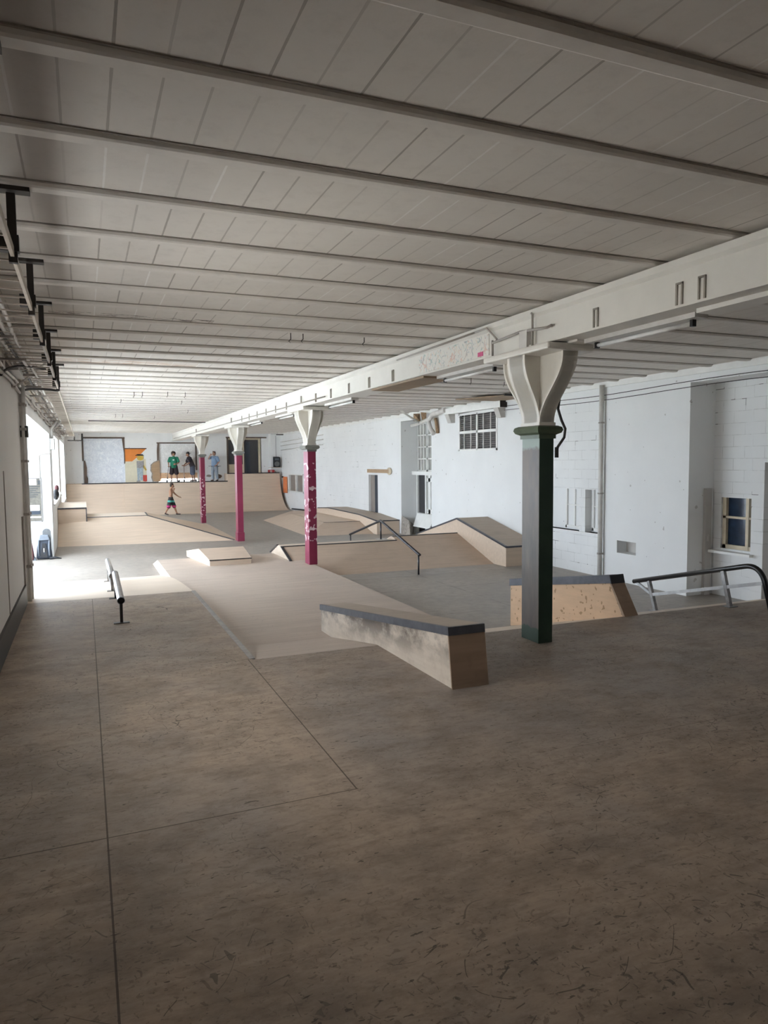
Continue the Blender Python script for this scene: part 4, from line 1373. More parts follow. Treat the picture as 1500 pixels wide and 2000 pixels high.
# ------------------------------------------------------------------ right wall fittings
vt = thing('wall_vent', 'square white lattice vent with four dark louvred fields on the right wall', 'vent', (9.95, 17, 2.75))
MB().box(9.985, 10.0, 16.0, 18.02, 2.75, 3.76).build('backing', M['louvre'], vt)
f = MB()
f.box(9.885, 9.915, 15.98, 18.04, 2.73, 2.785).box(9.885, 9.915, 15.98, 18.04, 3.73, 3.78).box(9.885, 9.915, 15.98, 16.04, 2.73, 3.78).box(9.885, 9.915, 17.98, 18.04, 2.73, 3.78)
f.box(9.885, 9.915, 16.98, 17.06, 2.75, 3.77).box(9.885, 9.915, 16.0, 18.02, 3.215, 3.29)
for yy in (16.33, 16.70, 17.37, 17.74):
    f.box(9.895, 9.92, yy - 0.012, yy + 0.012, 2.78, 3.73)
f.build('frame', M['white_paint'], vt)
f = MB()
z = 2.79
while z < 3.72:
    f._faces([(9.92, 16.03, z), (9.92, 17.99, z), (9.975, 17.99, z + 0.03), (9.975, 16.03, z + 0.03), (9.92, 16.03, z + 0.008), (9.92, 17.99, z + 0.008), (9.975, 17.99, z + 0.038), (9.975, 16.03, z + 0.038)],
             [(3, 2, 1, 0), (4, 5, 6, 7), (0, 1, 5, 4), (1, 2, 6, 5), (2, 3, 7, 6), (3, 0, 4, 7)])
    z += 0.055
f.build('louvre', M['louvre_slat'], vt)
lb = thing('wall_lintel', 'white box lintel jutting out above the lattice vent', 'lintel', (9.8, 17, 3.8))
MB().box(9.70, 9.90, 15.55, 18.6, 3.80, 3.965).build('body', M['white_paint'], lb)
MB().box(9.70, 9.90, 15.53, 15.55, 3.80, 3.965).build('open_end', M['bracket'], lb)
for yy in (15.62, 18.28):
    MB().prism_xz([(9.68, 3.80), (9.90, 3.80), (9.90, 3.55), (9.78, 3.55)], yy, yy + 0.22).build('corbel', M['jamb'], lb)
ch = thing('ceiling_hatch', 'brown open hatch in the ceiling above the lattice vent', 'ceiling hatch', (9.2, 15.2, 3.98))
MB().prism_xy([(8.55, 15.75), (9.86, 15.75), (9.86, 14.25), (9.2, 14.25)], 3.965, 3.99).build('panel', M['brown_soffit'], ch)
MB().box(9.0, 9.86, 14.2, 14.26, 3.95, 3.99).build('edge', M['bracket'], ch)
tag(MB().box(9.84, 9.90, 23.04, 25.1, 2.05, 2.18).build('timber_lintel', M['raw_wood']), 'bare timber lintel above the narrow blue-dark doorway', 'lintel')
tag(MB().ell((9.87, 23.06, 2.12), 0.03, 0.22, 0.13).build('foam_patch', M['frame_cream']), 'yellowish foam patch at the right end of the timber lintel', 'foam')
dp = thing('drain_pipe', 'white downpipe from ceiling to floor between pier and block bay', 'pipe', (9.85, 11.86, 0))
MB().tube([(9.83, 11.87, 0), (9.83, 11.87, 3.98)], 0.05, 14).build('pipe', M['pipe_white'], dp)
for z in (1.75, 3.2, 0.5):
    MB().tube([(9.83, 11.87, z), (9.83, 11.87, z + 0.03)], 0.062, 14).build('clip', M['pipe_grey'], dp)
tr_ = thing('cable_trunking', 'narrow white trunking strip standing against the recess jamb', 'trunking', (10.3, 9.58, 0))
MB().box(10.26, 10.40, 9.55, 9.61, 0, 1.93).build('cover', M['jamb'], tr_)
MB().box(10.30, 10.33, 9.53, 9.555, 0.98, 1.10).build('latch', M['pipe_white'], tr_)
for z, lab in ((3.80, 'upper thin dark cable along the top of the right wall'), (3.70, 'lower thin dark cable along the top of the right wall')):
    pts = [(9.87, y, z + 0.03 * math.sin(y * 0.9)) for y in [6 + 0.8 * k for k in range(16)]]
    tag(MB().tube(pts, 0.007, 6).build('wall_cable', M['cable']), lab, 'cable')
fp = thing('lagged_pipe', 'white lagged pipes with torn brown lagging under the ceiling by the deep recess', 'pipe', (9.7, 19.6, 3.7))
MB().tube([(9.70, 18.5, 3.93), (9.70, 19.3, 3.86), (9.72, 19.65, 3.70), (9.74, 19.55, 3.45), (9.78, 19.40, 3.28)], 0.07, 12).build('pipe', M['pipe_white'], fp)
MB().tube([(9.72, 19.4, 3.78), (9.72, 20.4, 3.62), (9.74, 20.9, 3.60)], 0.05, 12).build('branch', M['pipe_white'], fp)
MB().tube([(9.70, 18.9, 3.9), (9.70, 18.85, 3.99)], 0.05, 10).build('stub', M['pipe_white'], fp)
MB().hull([(9.62, 20.5, 3.95), (9.75, 20.3, 3.95), (9.65, 20.55, 3.72), (9.8, 20.35, 3.70), (9.62, 20.2, 3.8)]).build('lagging', M['insul'], fp)
MB().hull([(9.66, 20.05, 3.97), (9.78, 19.9, 3.95), (9.7, 20.0, 3.62), (9.8, 19.95, 3.68)]).build('lagging', M['insul'], fp)
MB().tube([(9.82, 19.35, 3.75), (9.84, 19.28, 3.4), (9.86, 19.3, 3.3)], 0.05, 8).build('lagging', M['insul'], fp)
MB().tube([(8.86, 19.75, 3.97), (9.3, 20.0, 3.80), (9.68, 20.2, 3.66)], 0.03, 10).build('feed_pipe', M['pipe_white'], fp)
tag(MB().hull([(9.86, 22.05, 0.0), (9.86, 21.3, 0.0), (9.90, 22.1, 0.62), (9.90, 21.9, 0.45), (9.90, 21.5, 0.5), (9.84, 21.7, 0.2), (10.3, 22.0, 0.0), (10.3, 21.9, 0.3)]).build('wall_rubble', M['mortar']),
    'broken brown masonry at the foot of the deep recess jamb', 'rubble')
tag(MB().hull([(10.30, 21.7, 0.72), (10.30, 20.3, 0.72), (10.05, 21.5, 0.3), (10.05, 20.3, 0.3), (10.33, 21.7, 0.72), (10.33, 20.3, 0.72), (10.08, 21.5, 0.3), (10.08, 20.3, 0.3)]).build('leaning_panel', M['white_paint']),
    'white panel tilted under the ledge of the deep recess', 'panel')

# hooks screwed into the ceiling
hk = thing('ceiling_hook', 'small steel hook under the ceiling', 'hook', (2.37, 8.53, 3.99), 'small hooks under the ceiling')
MB().tube([(2.37, 8.53, 4.05), (2.37, 8.53, 3.955), (2.345, 8.53, 3.93), (2.37, 8.53, 3.905), (2.395, 8.53, 3.93), (2.385, 8.53, 3.95)], 0.006, 6).build('hook', M['bracket'], hk)
for (x, y) in [(2.51, 8.48), (3.29, 8.44), (1.08, 16.75), (1.25, 16.7), (1.77, 16.54), (2.15, 16.56), (0.88, 18.34), (2.3, 18.39), (6.91, 12.11), (7.73, 12.23), (5.95, 7.54), (0.99, 24.27), (1.2, 24.22), (2.19, 24.51), (2.87, 21.61), (8.9, 12.4)]:
    dup(hk, (x - 2.37, y - 8.53, 0), 'small steel hook under the ceiling')
tag(MB().tube([(0.2, 27.0, 3.97), (2.0, 27.0, 3.965), (4.2, 27.0, 3.965)], 0.018, 6).build('ceiling_conduit', M['cable']), 'dark conduit crossing the ceiling near the far wall', 'pipe')

# ------------------------------------------------------------------ far end: paint, speaker, box, sheet
og = thing('wall_painting', 'orange slanted field and cream field painted on the far wall', 'wall painting', (2.4, FAR, 2.2))
MB().prism_xz([(1.94, 3.21), (2.97, 3.21), (2.62, 2.86), (2.28, 2.58), (1.94, 2.58)], FAR - 0.004, FAR - 0.001).build('orange_field', M['orange'], og)
MB().box(1.92, 3.0, FAR - 0.03, FAR - 0.002, 3.21, 3.26).build('dark_ledge', M['frame_dark'], og)
MB().prism_xz([(1.94, 2.58), (2.28, 2.58), (2.45, 2.70), (2.95, 2.70), (2.98, 1.52), (1.94, 1.52)], FAR - 0.003, FAR - 0.001).build('cream_field', M['cream_paint'], og)
mf = thing('painted_figure', 'painted figure with a yellow head and pale trousers on the far wall', 'wall painting', (2.7, FAR, 1.53))
y0, y1 = FAR - 0.02, FAR - 0.006
pr = [(2.68 + 0.17 * math.cos(a), 2.77 + 0.14 * math.sin(a)) for a in [2 * PI * k / 20 for k in range(20)]]
MB().prism_xz(pr, y0, y1).build('head', M['yellow'], mf)
MB().prism_xz([(2.42, 2.88), (2.55, 2.95), (2.80, 2.94), (2.88, 2.84), (2.80, 2.87), (2.6, 2.87)], y0 - 0.006, y0).build('cap', M['black'], mf)
MB().prism_xz([(2.50, 2.60), (2.84, 2.60), (2.84, 2.24), (2.50, 2.24)], y0, y1).build('torso', M['mural_grey'], mf)
MB().prism_xz([(2.50, 2.24), (2.80, 2.24), (2.78, 1.60), (2.66, 1.60), (2.64, 2.0), (2.62, 1.60), (2.52, 1.60)], y0, y1).build('trousers', M['mural_blue'], mf)
MB().prism_xz([(2.84, 2.40), (2.98, 2.15), (2.92, 2.10), (2.80, 2.30)], y0, y1).build('arm', M['yellow'], mf)
MB().prism_xz([(2.78, 1.88), (2.98, 1.88), (2.98, 1.58), (2.90, 1.54), (2.78, 1.58)], y0, y1).build('red_can', M['mural_red'], mf)
MB().prism_xz([(2.48, 1.60), (2.66, 1.60), (2.64, 1.54), (2.46, 1.54)], y0, y1).build('shoe', M['mural_grey'], mf)
wp = thing('wavy_board', 'plywood offcut with a wavy edge beside the half boarded opening', 'board', (3.4, FAR, 1.52))
MB().prism_xz([(3.62, 2.62), (3.34, 2.50), (3.22, 2.38), (3.20, 2.10), (3.28, 1.95), (3.24, 1.75), (3.30, 1.55), (3.62, 1.52)], FAR - 0.04, FAR - 0.005).build('sheet', M['raw_wood'], wp)
MB().prism_xz([(3.62, 2.66), (3.33, 2.55), (3.17, 2.40), (3.15, 2.10), (3.22, 1.95), (3.18, 1.75), (3.25, 1.52), (3.30, 1.55), (3.24, 1.75), (3.28, 1.95), (3.20, 2.10), (3.22, 2.38), (3.34, 2.50), (3.62, 2.62)], FAR - 0.05, FAR - 0.004).build('broken_edge', M['mortar'], wp)
for x0_, x1_, z0_, z1_, mt, lab in ((5.95, 6.25, 1.72, 1.86, 'mortar', 'grey broken patch low on the far wall left of the boy in blue'), (6.5, 6.78, 1.62, 1.88, 'brick', 'brown broken patch low on the far wall right of the boy in blue')):
    b = MB()
    k = 10
    pr = [((x0_ + x1_) / 2 + (x1_ - x0_) / 2 * math.cos(2 * PI * i / k) * random.uniform(0.8, 1.1), (z0_ + z1_) / 2 + (z1_ - z0_) / 2 * math.sin(2 * PI * i / k) * random.uniform(0.75, 1.1)) for i in range(k)]
    b.prism_xz(pr, FAR - 0.03, FAR - 0.002)
    tag(b.build('masonry_patch', M[mt]), lab, 'broken masonry')
sh = tag(MB().box(9.20, 9.84, 37.78, 38.05, 2.185, 2.205).build('wall_shelf', M['raw_wood']), 'thin brown shelf on the corner pier under the speaker', 'shelf')
sk = thing('loudspeaker', 'black loudspeaker standing on the thin shelf in the far corner', 'speaker', (9.62, 37.9, 2.205))
MB().hull([(9.42, 37.80, 2.207), (9.80, 37.80, 2.207), (9.45, 38.03, 2.207), (9.77, 38.03, 2.207), (9.42, 37.80, 2.74), (9.80, 37.80, 2.74), (9.45, 38.03, 2.77), (9.77, 38.03, 2.77)]).build('cabinet', M['speaker'], sk, 0.02)
MB().ell((9.61, 37.795, 2.38), 0.14, 0.012, 0.14).build('woofer', M['grip'], sk)
MB().box(9.50, 9.72, 37.785, 37.80, 2.58, 2.68).build('horn', M['pack_light'], sk)
tag(MB().tube([(9.62, 38.0, 2.75), (9.62, 38.02, 3.9)], 0.008, 6).build('speaker_cable', M['cable']), 'thin cable hanging from the ceiling to the loudspeaker', 'cable')
eb_ = thing('red_case', 'red case with a pale letter on the high deck below the speaker', 'case', (9.3, 37.9, 1.905))
MB().box(9.14, 9.46, 37.80, 38.0, 1.906, 2.07).build('body', M['red_box'], eb_, 0.02)
f = MB()
f.box(9.22, 9.245, 37.792, 37.80, 1.935, 2.045)
for z in (1.935, 1.98, 2.025):
    f.box(9.22, 9.33, 37.792, 37.80, z, z + 0.02)
f.build('letter_mark', M['white_mark'], eb_)
MB().tube(arc((9.46, 37.9, 2.02), (9.54, 37.9, 2.0), (9.52, 37.9, 1.94), 6), 0.014, 8).build('handle', M['red_box'], eb_)
hs = thing('hanging_sheet', 'orange sheet hanging on the right wall by the quarter pipe end', 'sheet', (9.87, 37.0, 0.85))
pts = []
b = MB()
n_ = 14
vs = []
for i in range(n_ + 1):
    y = 36.72 + 0.85 * i / n_
    for z in (0.84, 1.70):
        vs.append((9.855 + 0.018 * math.sin(i * 1.5), y, z))
for i in range(n_ + 1):
    y = 36.72 + 0.85 * i / n_
    for z in (0.84, 1.70):
        vs.append((9.865 + 0.018 * math.sin(i * 1.5), y, z))
q = 2 * (n_ + 1)
fs = [(2 * i, 2 * i + 1, 2 * i + 3, 2 * i + 2) for i in range(n_)] + [(q + 2 * i, q + 2 * i + 2, q + 2 * i + 3, q + 2 * i + 1) for i in range(n_)]
fs += [(2 * i, 2 * i + 2, q + 2 * i + 2, q + 2 * i) for i in range(n_)] + [(2 * i + 1, q + 2 * i + 1, q + 2 * i + 3, 2 * i + 3) for i in range(n_)]
fs += [(0, q, q + 1, 1), (2 * n_, 2 * n_ + 1, q + 2 * n_ + 1, q + 2 * n_)]
b._faces(vs, fs, 0, True)
b.build('cloth', M['orange_sheet'], hs)
MB().box(9.80, 9.87, 37.5, 37.62, 1.64, 1.72).build('peg', M['black'], hs)
lf = thing('ceiling_lamp', 'white lamp on a rod in the far right corner of the ceiling', 'lamp', (9.2, 36, 3.9))
MB().box(8.9, 9.5, 35.9, 36.1, 3.90, 3.93).build('shade', M['pipe_white'], lf)
MB().box(9.15, 9.5, 35.95, 36.05, 3.86, 3.90).build('fitting', M['black'], lf)
MB().tube([(9.2, 36, 3.93), (9.2, 36, 4.0)], 0.02, 8).build('rod', M['pipe_white'], lf)
for zz, lab in ((3.55, 'upper pale pipe high on the far right wall'), (3.35, 'middle pale pipe high on the far right wall'), (3.12, 'lower pale pipe high on the far right wall')):
    tag(MB().tube([(9.86, 30.5, zz + 0.12), (9.86, 37.9, zz)], 0.02, 8).build('wall_pipe', M['pipe_white']), lab, 'pipe')


# ------------------------------------------------------------------ people
def caps(bm, p0, r0, p1, r1, seg=12):
    """tapered capsule between two joints"""
    b2 = bmesh.new()
    for p, r in ((p0, r0), (p1, r1)):
        rr = r if isinstance(r, (tuple, list)) else (r, r, r)
        q = bmesh.ops.create_icosphere(b2, subdivisions=2, radius=1)
        for v in q['verts']:
            v.co = Vector((p[0] + v.co.x * rr[0], p[1] + v.co.y * rr[1], p[2] + v.co.z * rr[2]))
    bmesh.ops.convex_hull(b2, input=b2.verts)
    lv = [v for v in b2.verts if v.link_faces]
    ix = {v: bm.verts.new(v.co) for v in lv}
    for f in b2.faces:
        try:
            bm.faces.new([ix[v] for v in f.verts])
        except ValueError:
            pass
    b2.free()


def fuse(name, segs, mat, parent, base, face, H, voxel=0.009, smooth=5):
    """one continuous skin over all the given capsules, turned by `face`, scaled to height H and set on `base`"""
    bm = bmesh.new()
    for sg in segs:
        caps(bm, *sg)
    me = bpy.data.meshes.new(name)
    bm.to_mesh(me)
    bm.free()
    o = bpy.data.objects.new('tmp', me)
    COL.objects.link(o)
    r = o.modifiers.new('r', 'REMESH')
    r.mode = 'VOXEL'
    r.voxel_size = voxel
    s = o.modifiers.new('s', 'SMOOTH')
    s.factor = 0.5
    s.iterations = smooth
    dg = bpy.context.evaluated_depsgraph_get()
    me2 = bpy.data.meshes.new_from_object(o.evaluated_get(dg))
    me2.name = name
    bpy.data.objects.remove(o)
    me2.transform(Matrix.Translation(base) @ Matrix.Rotation(face, 4, 'Z') @ Matrix.Scale(H, 4))
    for p in me2.polygons:
        p.use_smooth = True
    me2.materials.clear()
    me2.materials.append(mat)
    o2 = bpy.data.objects.new(name, me2)
    COL.objects.link(o2)
    adopt(o2, parent)
    return o2


def V3(*a):
    return Vector(a)


def hand(wrist, direction, side, curl=0.35):
    """palm, four unequal bent fingers and a thumb; direction = along the hand, side = towards the thumb"""
    d = Vector(direction).normalized()
    sd = Vector(side)
    sd = (sd - d * sd.dot(d)).normalized()
    nrm = d.cross(sd).normalized()
    w_ = Vector(wrist)
    out = [(w_, 0.017, w_ + d * 0.045 + sd * 0.012, 0.016), (w_, 0.017, w_ + d * 0.045 - sd * 0.012, 0.015)]
    for k, (o, ln) in enumerate(((0.021, 0.036), (0.007, 0.040), (-0.007, 0.037), (-0.020, 0.029))):
        a = w_ + d * 0.047 + sd * o
        b_ = a + (d * math.cos(curl) + nrm * math.sin(curl)) * ln * 0.55
        c_ = b_ + (d * math.cos(curl * 2.6) + nrm * math.sin(curl * 2.6)) * ln * 0.55
        out += [(a, 0.0072, b_, 0.0066), (b_, 0.0066, c_, 0.0058)]
    a = w_ + d * 0.014 + sd * 0.018
    b_ = a + (d * 0.6 + sd * 0.8) * 0.024
    c_ = b_ + (d * 0.95 + sd * 0.2) * 0.020
    out += [(a, 0.009, b_, 0.008), (b_, 0.008, c_, 0.0065)]
    return out


def person(name, label, base, face, H, J, skin, hair, hair_style, shirt, shorts, shoes, extra=None):
    """J: joints in units of standing height; the figure faces -y before `face` is applied"""
    t = thing(name, label, 'person', base)
    g = {k: Vector(v) for k, v in J.items() if isinstance(v, tuple)}
    hd = g['head']
    look = Vector(J.get('look', (0, -1, 0))).normalized()
    sidev = look.cross(Vector((0, 0, 1))).normalized()
    body = []
    # head: skull, jaw, nose, ears
    body += [(hd + V3(0, 0, 0.012), (0.050, 0.058, 0.058), hd + look * 0.012 + V3(0, 0, -0.030), (0.040, 0.044, 0.036)),
             (hd + look * 0.055 + V3(0, 0, 0.004), 0.006, hd + look * 0.068 + V3(0, 0, -0.012), 0.009),
             (hd + sidev * 0.050 + V3(0, 0, -0.002), (0.008, 0.012, 0.018), hd + sidev * 0.053 + V3(0, 0, -0.008), (0.007, 0.010, 0.014)),
             (hd - sidev * 0.050 + V3(0, 0, -0.002), (0.008, 0.012, 0.018), hd - sidev * 0.053 + V3(0, 0, -0.008), (0.007, 0.010, 0.014)),
             (hd + V3(0, 0, -0.04), 0.030, g['neck'], 0.034)]
    ch, pv = g['chest'], g['pelvis']
    wst = (ch + pv) / 2
    body += [(g['neck'], 0.036, ch, (0.088, 0.062, 0.07)), (ch, (0.090, 0.064, 0.075), wst, (0.076, 0.056, 0.05)), (wst, (0.076, 0.056, 0.05), pv, (0.088, 0.064, 0.06))]
    for s in ('L', 'R'):
        sh_, el, wr = g['sh' + s], g['el' + s], g['wr' + s]
        body += [(ch + V3(0, 0, 0.03), 0.05, sh_, 0.036), (sh_, 0.035, el, 0.025), (el, 0.0255, wr, 0.0165)]
        hv = Vector(J.get('hand' + s, tuple((wr - el))))
        body += hand(wr, hv, J.get('thumb' + s, (0, -1, 0.2)), J.get('curl' + s, 0.45))
        hp, kn, an = g['hp' + s], g['kn' + s], g['an' + s]
        body += [(pv, 0.055, hp, 0.055), (hp, 0.056, kn, 0.036), (kn, 0.036, kn + (an - kn) * 0.35, 0.035), (kn + (an - kn) * 0.35, 0.034, an, 0.022),
                 (an, 0.022, g['to' + s] + V3(0, 0, 0.012), 0.015)]
    fuse('body', body, skin, t, base, face, H, 0.0052, 4)
    # eyes, brows, mouth
    rot = Matrix.Translation(base) @ Matrix.Rotation(face, 4, 'Z') @ Matrix.Scale(H, 4)
    for sg in (-1, 1):
        e = rot @ (hd + look * 0.053 + sidev * 0.021 * sg + V3(0, 0, 0.008))
        MB().ell(e, 0.008, 0.008, 0.005, 10).build('eye', M['black'], t)
    mo = rot @ (hd + look * 0.056 + V3(0, 0, -0.034))
    MB().ell(mo, 0.020, 0.012, 0.006, 10).build('mouth', M['maroon'], t)
    # hair
    back = -look
    if hair_style == 'curly':
        hs_ = [(hd + back * 0.012 + V3(0, 0, 0.035), (0.072, 0.070, 0.050), hd + back * 0.028 + V3(0, 0, -0.02), (0.066, 0.052, 0.045))]
        for k in range(26):
            a = random.uniform(0, 2 * PI)
            e = random.uniform(-0.4, 1.4)
            dv = Vector((math.cos(a) * math.cos(e), math.sin(a) * math.cos(e), math.sin(e)))
            if dv.dot(look) > 0.45 and e < 0.55:
                continue
            p = hd + back * 0.014 + V3(0, 0, 0.02) + dv * 0.062
            hs_.append((p, 0.016, p + dv * 0.012, 0.013))
    else:
        hs_ = [(hd + back * 0.010 + V3(0, 0, 0.032), (0.056, 0.060, 0.045), hd + back * 0.030 + V3(0, 0, -0.012), (0.050, 0.040, 0.040))]
        for k in range(12):
            a = random.uniform(0, 2 * PI)
            dv = Vector((math.cos(a) * 0.6, math.sin(a) * 0.6, 0.8))
            p = hd + back * 0.008 + V3(0, 0, 0.025) + dv * 0.052
            hs_.append((p, 0.013, p + dv * 0.012 + V3(0.008 * math.sin(k), 0.008 * math.cos(k), 0), 0.009))
    fuse('hair', hs_, hair, t, base, face, H, 0.006, 2)
    if hair_style == 'cap':
        cp = [(hd + back * 0.004 + V3(0, 0, 0.036), (0.060, 0.064, 0.042), hd + back * 0.006 + V3(0, 0, 0.02), (0.060, 0.064, 0.02)),
              (hd + back * 0.055 + V3(0, 0, 0.012), (0.035, 0.035, 0.006), hd + back * 0.10 + V3(0, 0, 0.002), (0.034, 0.034, 0.006))]
        fuse('cap', cp, M['black'], t, base, face, H, 0.006, 2)
    if shirt:
        hem = J['hem']
        dn = (pv - ch).normalized()
        bot = ch + dn * hem
        lo = J.get('loose', 0.016)
        sg = [(g['neck'] - V3(0, 0, 0.016), 0.044, ch, (0.098 + lo * 0.5, 0.074 + lo * 0.3, 0.07)), (ch, (0.100 + lo * 0.5, 0.076 + lo * 0.3, 0.07), bot, (0.098 + lo, 0.074 + lo, 0.02))]
        for s in ('L', 'R'):
            mid = g['sh' + s] + (g['el' + s] - g['sh' + s]) * 0.72
            sg += [(ch + V3(0, 0, 0.03), 0.058, g['sh' + s], 0.044), (g['sh' + s], 0.044, mid, 0.040 + lo * 0.4)]
        fuse('shirt', sg, shirt, t, base, face, H, 0.0065, 4)
    ln = J['leg_len']
    lo = J.get('baggy', 0.014)
    sg = [(pv + V3(0, 0, 0.03), (0.096, 0.072, 0.03), pv, (0.098, 0.074, 0.05))]
    for s in ('L', 'R'):
        hp, kn, an = g['hp' + s], g['kn' + s], g['an' + s]
        if ln <= 1:
            end = hp + (kn - hp) * ln
            sg += [(pv, 0.062, hp, 0.062), (hp, 0.062 + lo * 0.4, end, 0.046 + lo)]
        else:
            end = kn + (an - kn) * (ln - 1)
            sg += [(pv, 0.062, hp, 0.062), (hp, 0.062 + lo * 0.4, kn, 0.044 + lo), (kn, 0.044 + lo, end, 0.034 + lo * 0.8)]
    fuse('trousers' if ln > 1.5 else 'shorts', sg, shorts, t, base, face, H, 0.0065, 4)
    for s in ('L', 'R'):
        an, to = g['an' + s], g['to' + s]
        fuse('shoe', [(an - V3(0, 0, 0.012), 0.026, an - V3(0, 0, 0.030), (0.026, 0.03, 0.018)), (an - V3(0, 0, 0.028), (0.026, 0.028, 0.020), to + V3(0, 0, 0.016), (0.026, 0.026, 0.016))], shoes, t, base, face, H, 0.0065, 2)
    return t, rot


PY = 38.12
PZB = 1.515
# boy in green, facing the camera, one hand on the scooter bar
JA = dict(head=(0, -0.012, 0.925), look=(0.15, -1, -0.1), neck=(0, 0.002, 0.845), chest=(0, 0, 0.74), pelvis=(0, 0.005, 0.535),
          shL=(-0.115, 0, 0.795), elL=(-0.165, -0.03, 0.645), wrL=(-0.155, -0.12, 0.53), handL=(-0.02, -0.8, -0.5), curlL=0.8, thumbL=(1, 0, 0.2),
          shR=(0.115, 0, 0.795), elR=(0.165, -0.025, 0.64), wrR=(0.075, -0.115, 0.585), handR=(-0.9, -0.3, -0.05), curlR=0.5, thumbR=(0, 0, 1),
          hpL=(-0.055, 0.005, 0.50), knL=(-0.075, -0.01, 0.28), anL=(-0.085, 0.015, 0.055), toL=(-0.10, -0.085, 0.005),
          hpR=(0.055, 0.005, 0.50), knR=(0.085, -0.01, 0.28), anR=(0.10, 0.015, 0.055), toR=(0.12, -0.085, 0.005),
          hem=0.27, loose=0.022, leg_len=0.92, baggy=0.03)
tA, rA = person('person', 'person in long green T-shirt and black shorts holding a scooter on the far deck', (4.27, PY, PZB), math.radians(-8), 1.54, JA, M['skin_a'], M['hair_brown'], 'curly', M['shirt_green'], M['shorts_dark'], M['shoe_grey'])
MB().ell(rA @ Vector((0.0, -0.095, 0.73)), 0.05, 0.012, 0.03, 12).build('shirt_print', M['paper'], tA)
# boy in black, bent over his scooter, facing left
JB = dict(head=(0.0, -0.105, 0.915), look=(0.1, -1, -0.35), neck=(0, -0.06, 0.838), chest=(0, -0.035, 0.735), pelvis=(0, 0.045, 0.53),
          shL=(-0.115, -0.055, 0.79), elL=(-0.14, -0.10, 0.63), wrL=(-0.10, -0.215, 0.545), handL=(0.1, -0.9, -0.2), curlL=0.9, thumbL=(1, 0, 0.1),
          shR=(0.115, -0.055, 0.79), elR=(0.14, -0.10, 0.63), wrR=(0.10, -0.215, 0.545), handR=(-0.1, -0.9, -0.2), curlR=0.9, thumbR=(-1, 0, 0.1),
          hpL=(-0.055, 0.05, 0.50), knL=(-0.06, 0.045, 0.275), anL=(-0.06, 0.08, 0.055), toL=(-0.06, -0.015, 0.005),
          hpR=(0.055, 0.05, 0.50), knR=(0.06, 0.055, 0.275), anR=(0.06, 0.10, 0.055), toR=(0.06, 0.005, 0.005),
          hem=0.25, loose=0.02, leg_len=1.12, baggy=0.018)
person('person', 'person in black shirt and navy shorts leaning on a scooter bar on the far deck', (5.13, PY, PZB), math.radians(-78), 1.54, JB, M['skin_b'], M['hair_brown'], 'cap', M['shirt_black'], M['shorts_navy'], M['shoe_grey'])
# boy in blue, hand to his mouth
JC = dict(head=(0, -0.02, 0.925), look=(-0.1, -1, 0.12), neck=(0, 0.0, 0.845), chest=(0, 0.0, 0.74), pelvis=(0, 0.0, 0.535),
          shL=(-0.115, 0, 0.795), elL=(-0.15, -0.115, 0.755), wrL=(-0.06, -0.15, 0.865), handL=(0.5, 0.35, 0.4), curlL=0.7, thumbL=(0, 0, 1),
          shR=(0.115, 0, 0.795), elR=(0.165, 0.015, 0.64), wrR=(0.13, -0.09, 0.53), handR=(-0.2, -0.8, -0.3), curlR=0.9, thumbR=(-1, 0, 0.3),
          hpL=(-0.055, 0.0, 0.50), knL=(-0.065, -0.02, 0.28), anL=(-0.07, 0.0, 0.055), toL=(-0.08, -0.10, 0.005),
          hpR=(0.055, 0.0, 0.50), knR=(0.075, 0.0, 0.28), anR=(0.085, 0.03, 0.055), toR=(0.10, -0.065, 0.005),
          hem=0.24, loose=0.016, leg_len=1.92, baggy=0.012)
tC, rC = person('person', 'person in light blue T-shirt and pale jeans with one hand at the mouth', (6.34, PY, PZB), math.radians(-42), 1.56, JC, M['skin_c'], M['hair_light'], 'short', M['shirt_blue'], M['jeans'], M['shoe_dark'])
hb_ = rC @ Vector((0.115, -0.15, 0.505))
sb2 = thing('skateboard', 'dark skateboard held flat at the hip of the person in blue', 'skateboard', hb_)
pr = []
for cx, a0 in ((-0.26, PI / 2), (0.26, -PI / 2)):
    pr += [(hb_.x + 0.06 + cx + 0.06 * math.cos(a0 + PI * k / 8), hb_.y - 0.03 + 0.09 * math.sin(a0 + PI * k / 8)) for k in range(9)]
pr = [(hb_.x - 0.02 + (p[0] - hb_.x - 0.06), p[1]) for p in pr]
MB().prism_xy(pr, hb_.z - 0.012, hb_.z + 0.006).build('deck', M['black'], sb2)
for dx in (-0.19, 0.17):
    MB().box(hb_.x + dx - 0.02, hb_.x + dx + 0.02, hb_.y - 0.11, hb_.y + 0.05, hb_.z - 0.04, hb_.z - 0.012).build('truck', M['steel_worn'], sb2)
# walking boy without a shirt
JD = dict(head=(0, -0.05, 0.925), look=(0.1, -1, -0.3), neck=(0, -0.02, 0.845), chest=(0, -0.01, 0.74), pelvis=(0, 0.0, 0.53),
          shL=(-0.115, -0.01, 0.795), elL=(-0.14, -0.03, 0.645), wrL=(-0.07, -0.11, 0.80), handL=(0.3, 0.1, 0.6), curlL=0.8, thumbL=(0, -1, 0),
          shR=(0.115, -0.01, 0.795), elR=(0.155, -0.12, 0.655), wrR=(0.14, -0.235, 0.565), handR=(0, -0.9, -0.2), curlR=0.35, thumbR=(-1, 0, 0.3),
          hpL=(-0.055, 0.01, 0.495), knL=(-0.06, 0.065, 0.275), anL=(-0.06, 0.165, 0.085), toL=(-0.06, 0.09, 0.012),
          hpR=(0.055, -0.01, 0.495), knR=(0.06, -0.09, 0.28), anR=(0.06, -0.165, 0.058), toR=(0.06, -0.26, 0.012),
          hem=0.2, leg_len=1.08, baggy=0.022)
z0 = 0.0
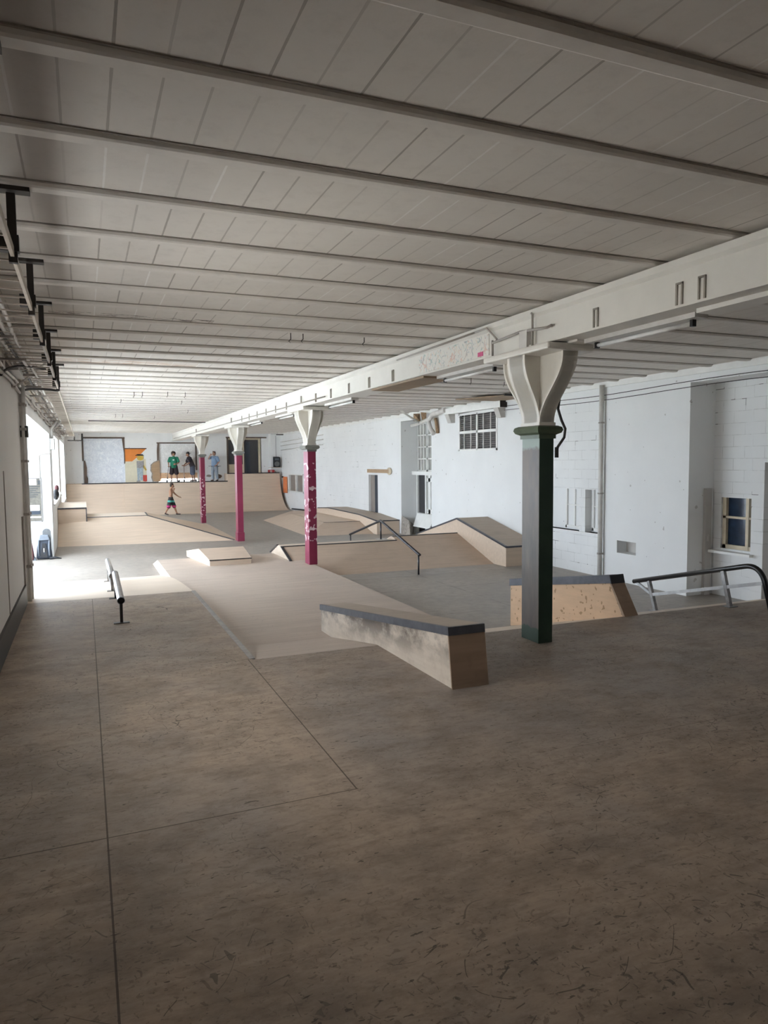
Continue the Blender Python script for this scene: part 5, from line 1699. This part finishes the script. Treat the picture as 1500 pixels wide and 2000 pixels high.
band = [(0.63, 0.72, (0.10, 0.42, 0.36)), (0.50, 0.55, (0.05, 0.05, 0.055)), (0.40, 0.475, (0.62, 0.05, 0.22)), (0.30, 0.40, (0.22, 0.02, 0.09))]
M['shorts_band'] = stripes_mat('banded_shorts', [(a + 0.22, b_ + 0.22, c_) for a, b_, c_ in band], (0.03, 0.03, 0.035))
person('person', 'shirtless person in black, teal and pink shorts walking in front of the quarter pipe', (3.76, 35.2, 0.0), math.radians(78), 1.52, JD, M['skin_d'], M['hair_brown'], 'short', None, M['shorts_band'], M['shoe_dark'])


# scooters
def scooter(label, xf, xr, y, bar_x, bar_z):
    t = thing('kick_scooter', label, 'scooter', ((xf + xr) / 2, y, PZB))
    z = PZB
    MB().box(xf + 0.10, xr - 0.06, y - 0.055, y + 0.055, z + 0.065, z + 0.085).build('deck', M['black'], t, 0.006)
    MB().tube([(xf + 0.13, y, z + 0.08), (xf + 0.03, y, z + 0.17), (xf + 0.02, y, z + 0.24)], 0.02, 10).build('neck', M['black'], t)
    MB().tube([(xf, y, z + 0.12), (bar_x, y, bar_z)], 0.015, 10).build('stem', M['steel_worn'], t)
    MB().tube([(bar_x, y - 0.24, bar_z), (bar_x, y + 0.24, bar_z)], 0.014, 10).build('handlebar', M['black'], t)
    fk = MB().bar((xf, y, z + 0.055), (xf, y, z + 0.15), 0.045, 0.02).build('fork', M['steel_worn'], t)
    rs = MB().bar((xr - 0.08, y, z + 0.075), (xr, y, z + 0.06), 0.03, 0.02).build('rear_stay', M['steel_worn'], t)
    for xw, pp in ((xf, fk), (xr, rs)):
        MB().tube([(xw, y - 0.014, z + 0.055), (xw, y + 0.014, z + 0.055)], 0.055, 18).build('wheel', M['grip'], pp)


hw = rA @ Vector((-0.157, -0.165, 0.50))
scooter('kick scooter held by the person in the green T-shirt', hw.x - 0.10, hw.x + 0.50, hw.y, hw.x, hw.z)
scooter('kick scooter under the hands of the person in black', 4.77, 5.36, PY - 0.02, 4.775, PZB + 0.80)
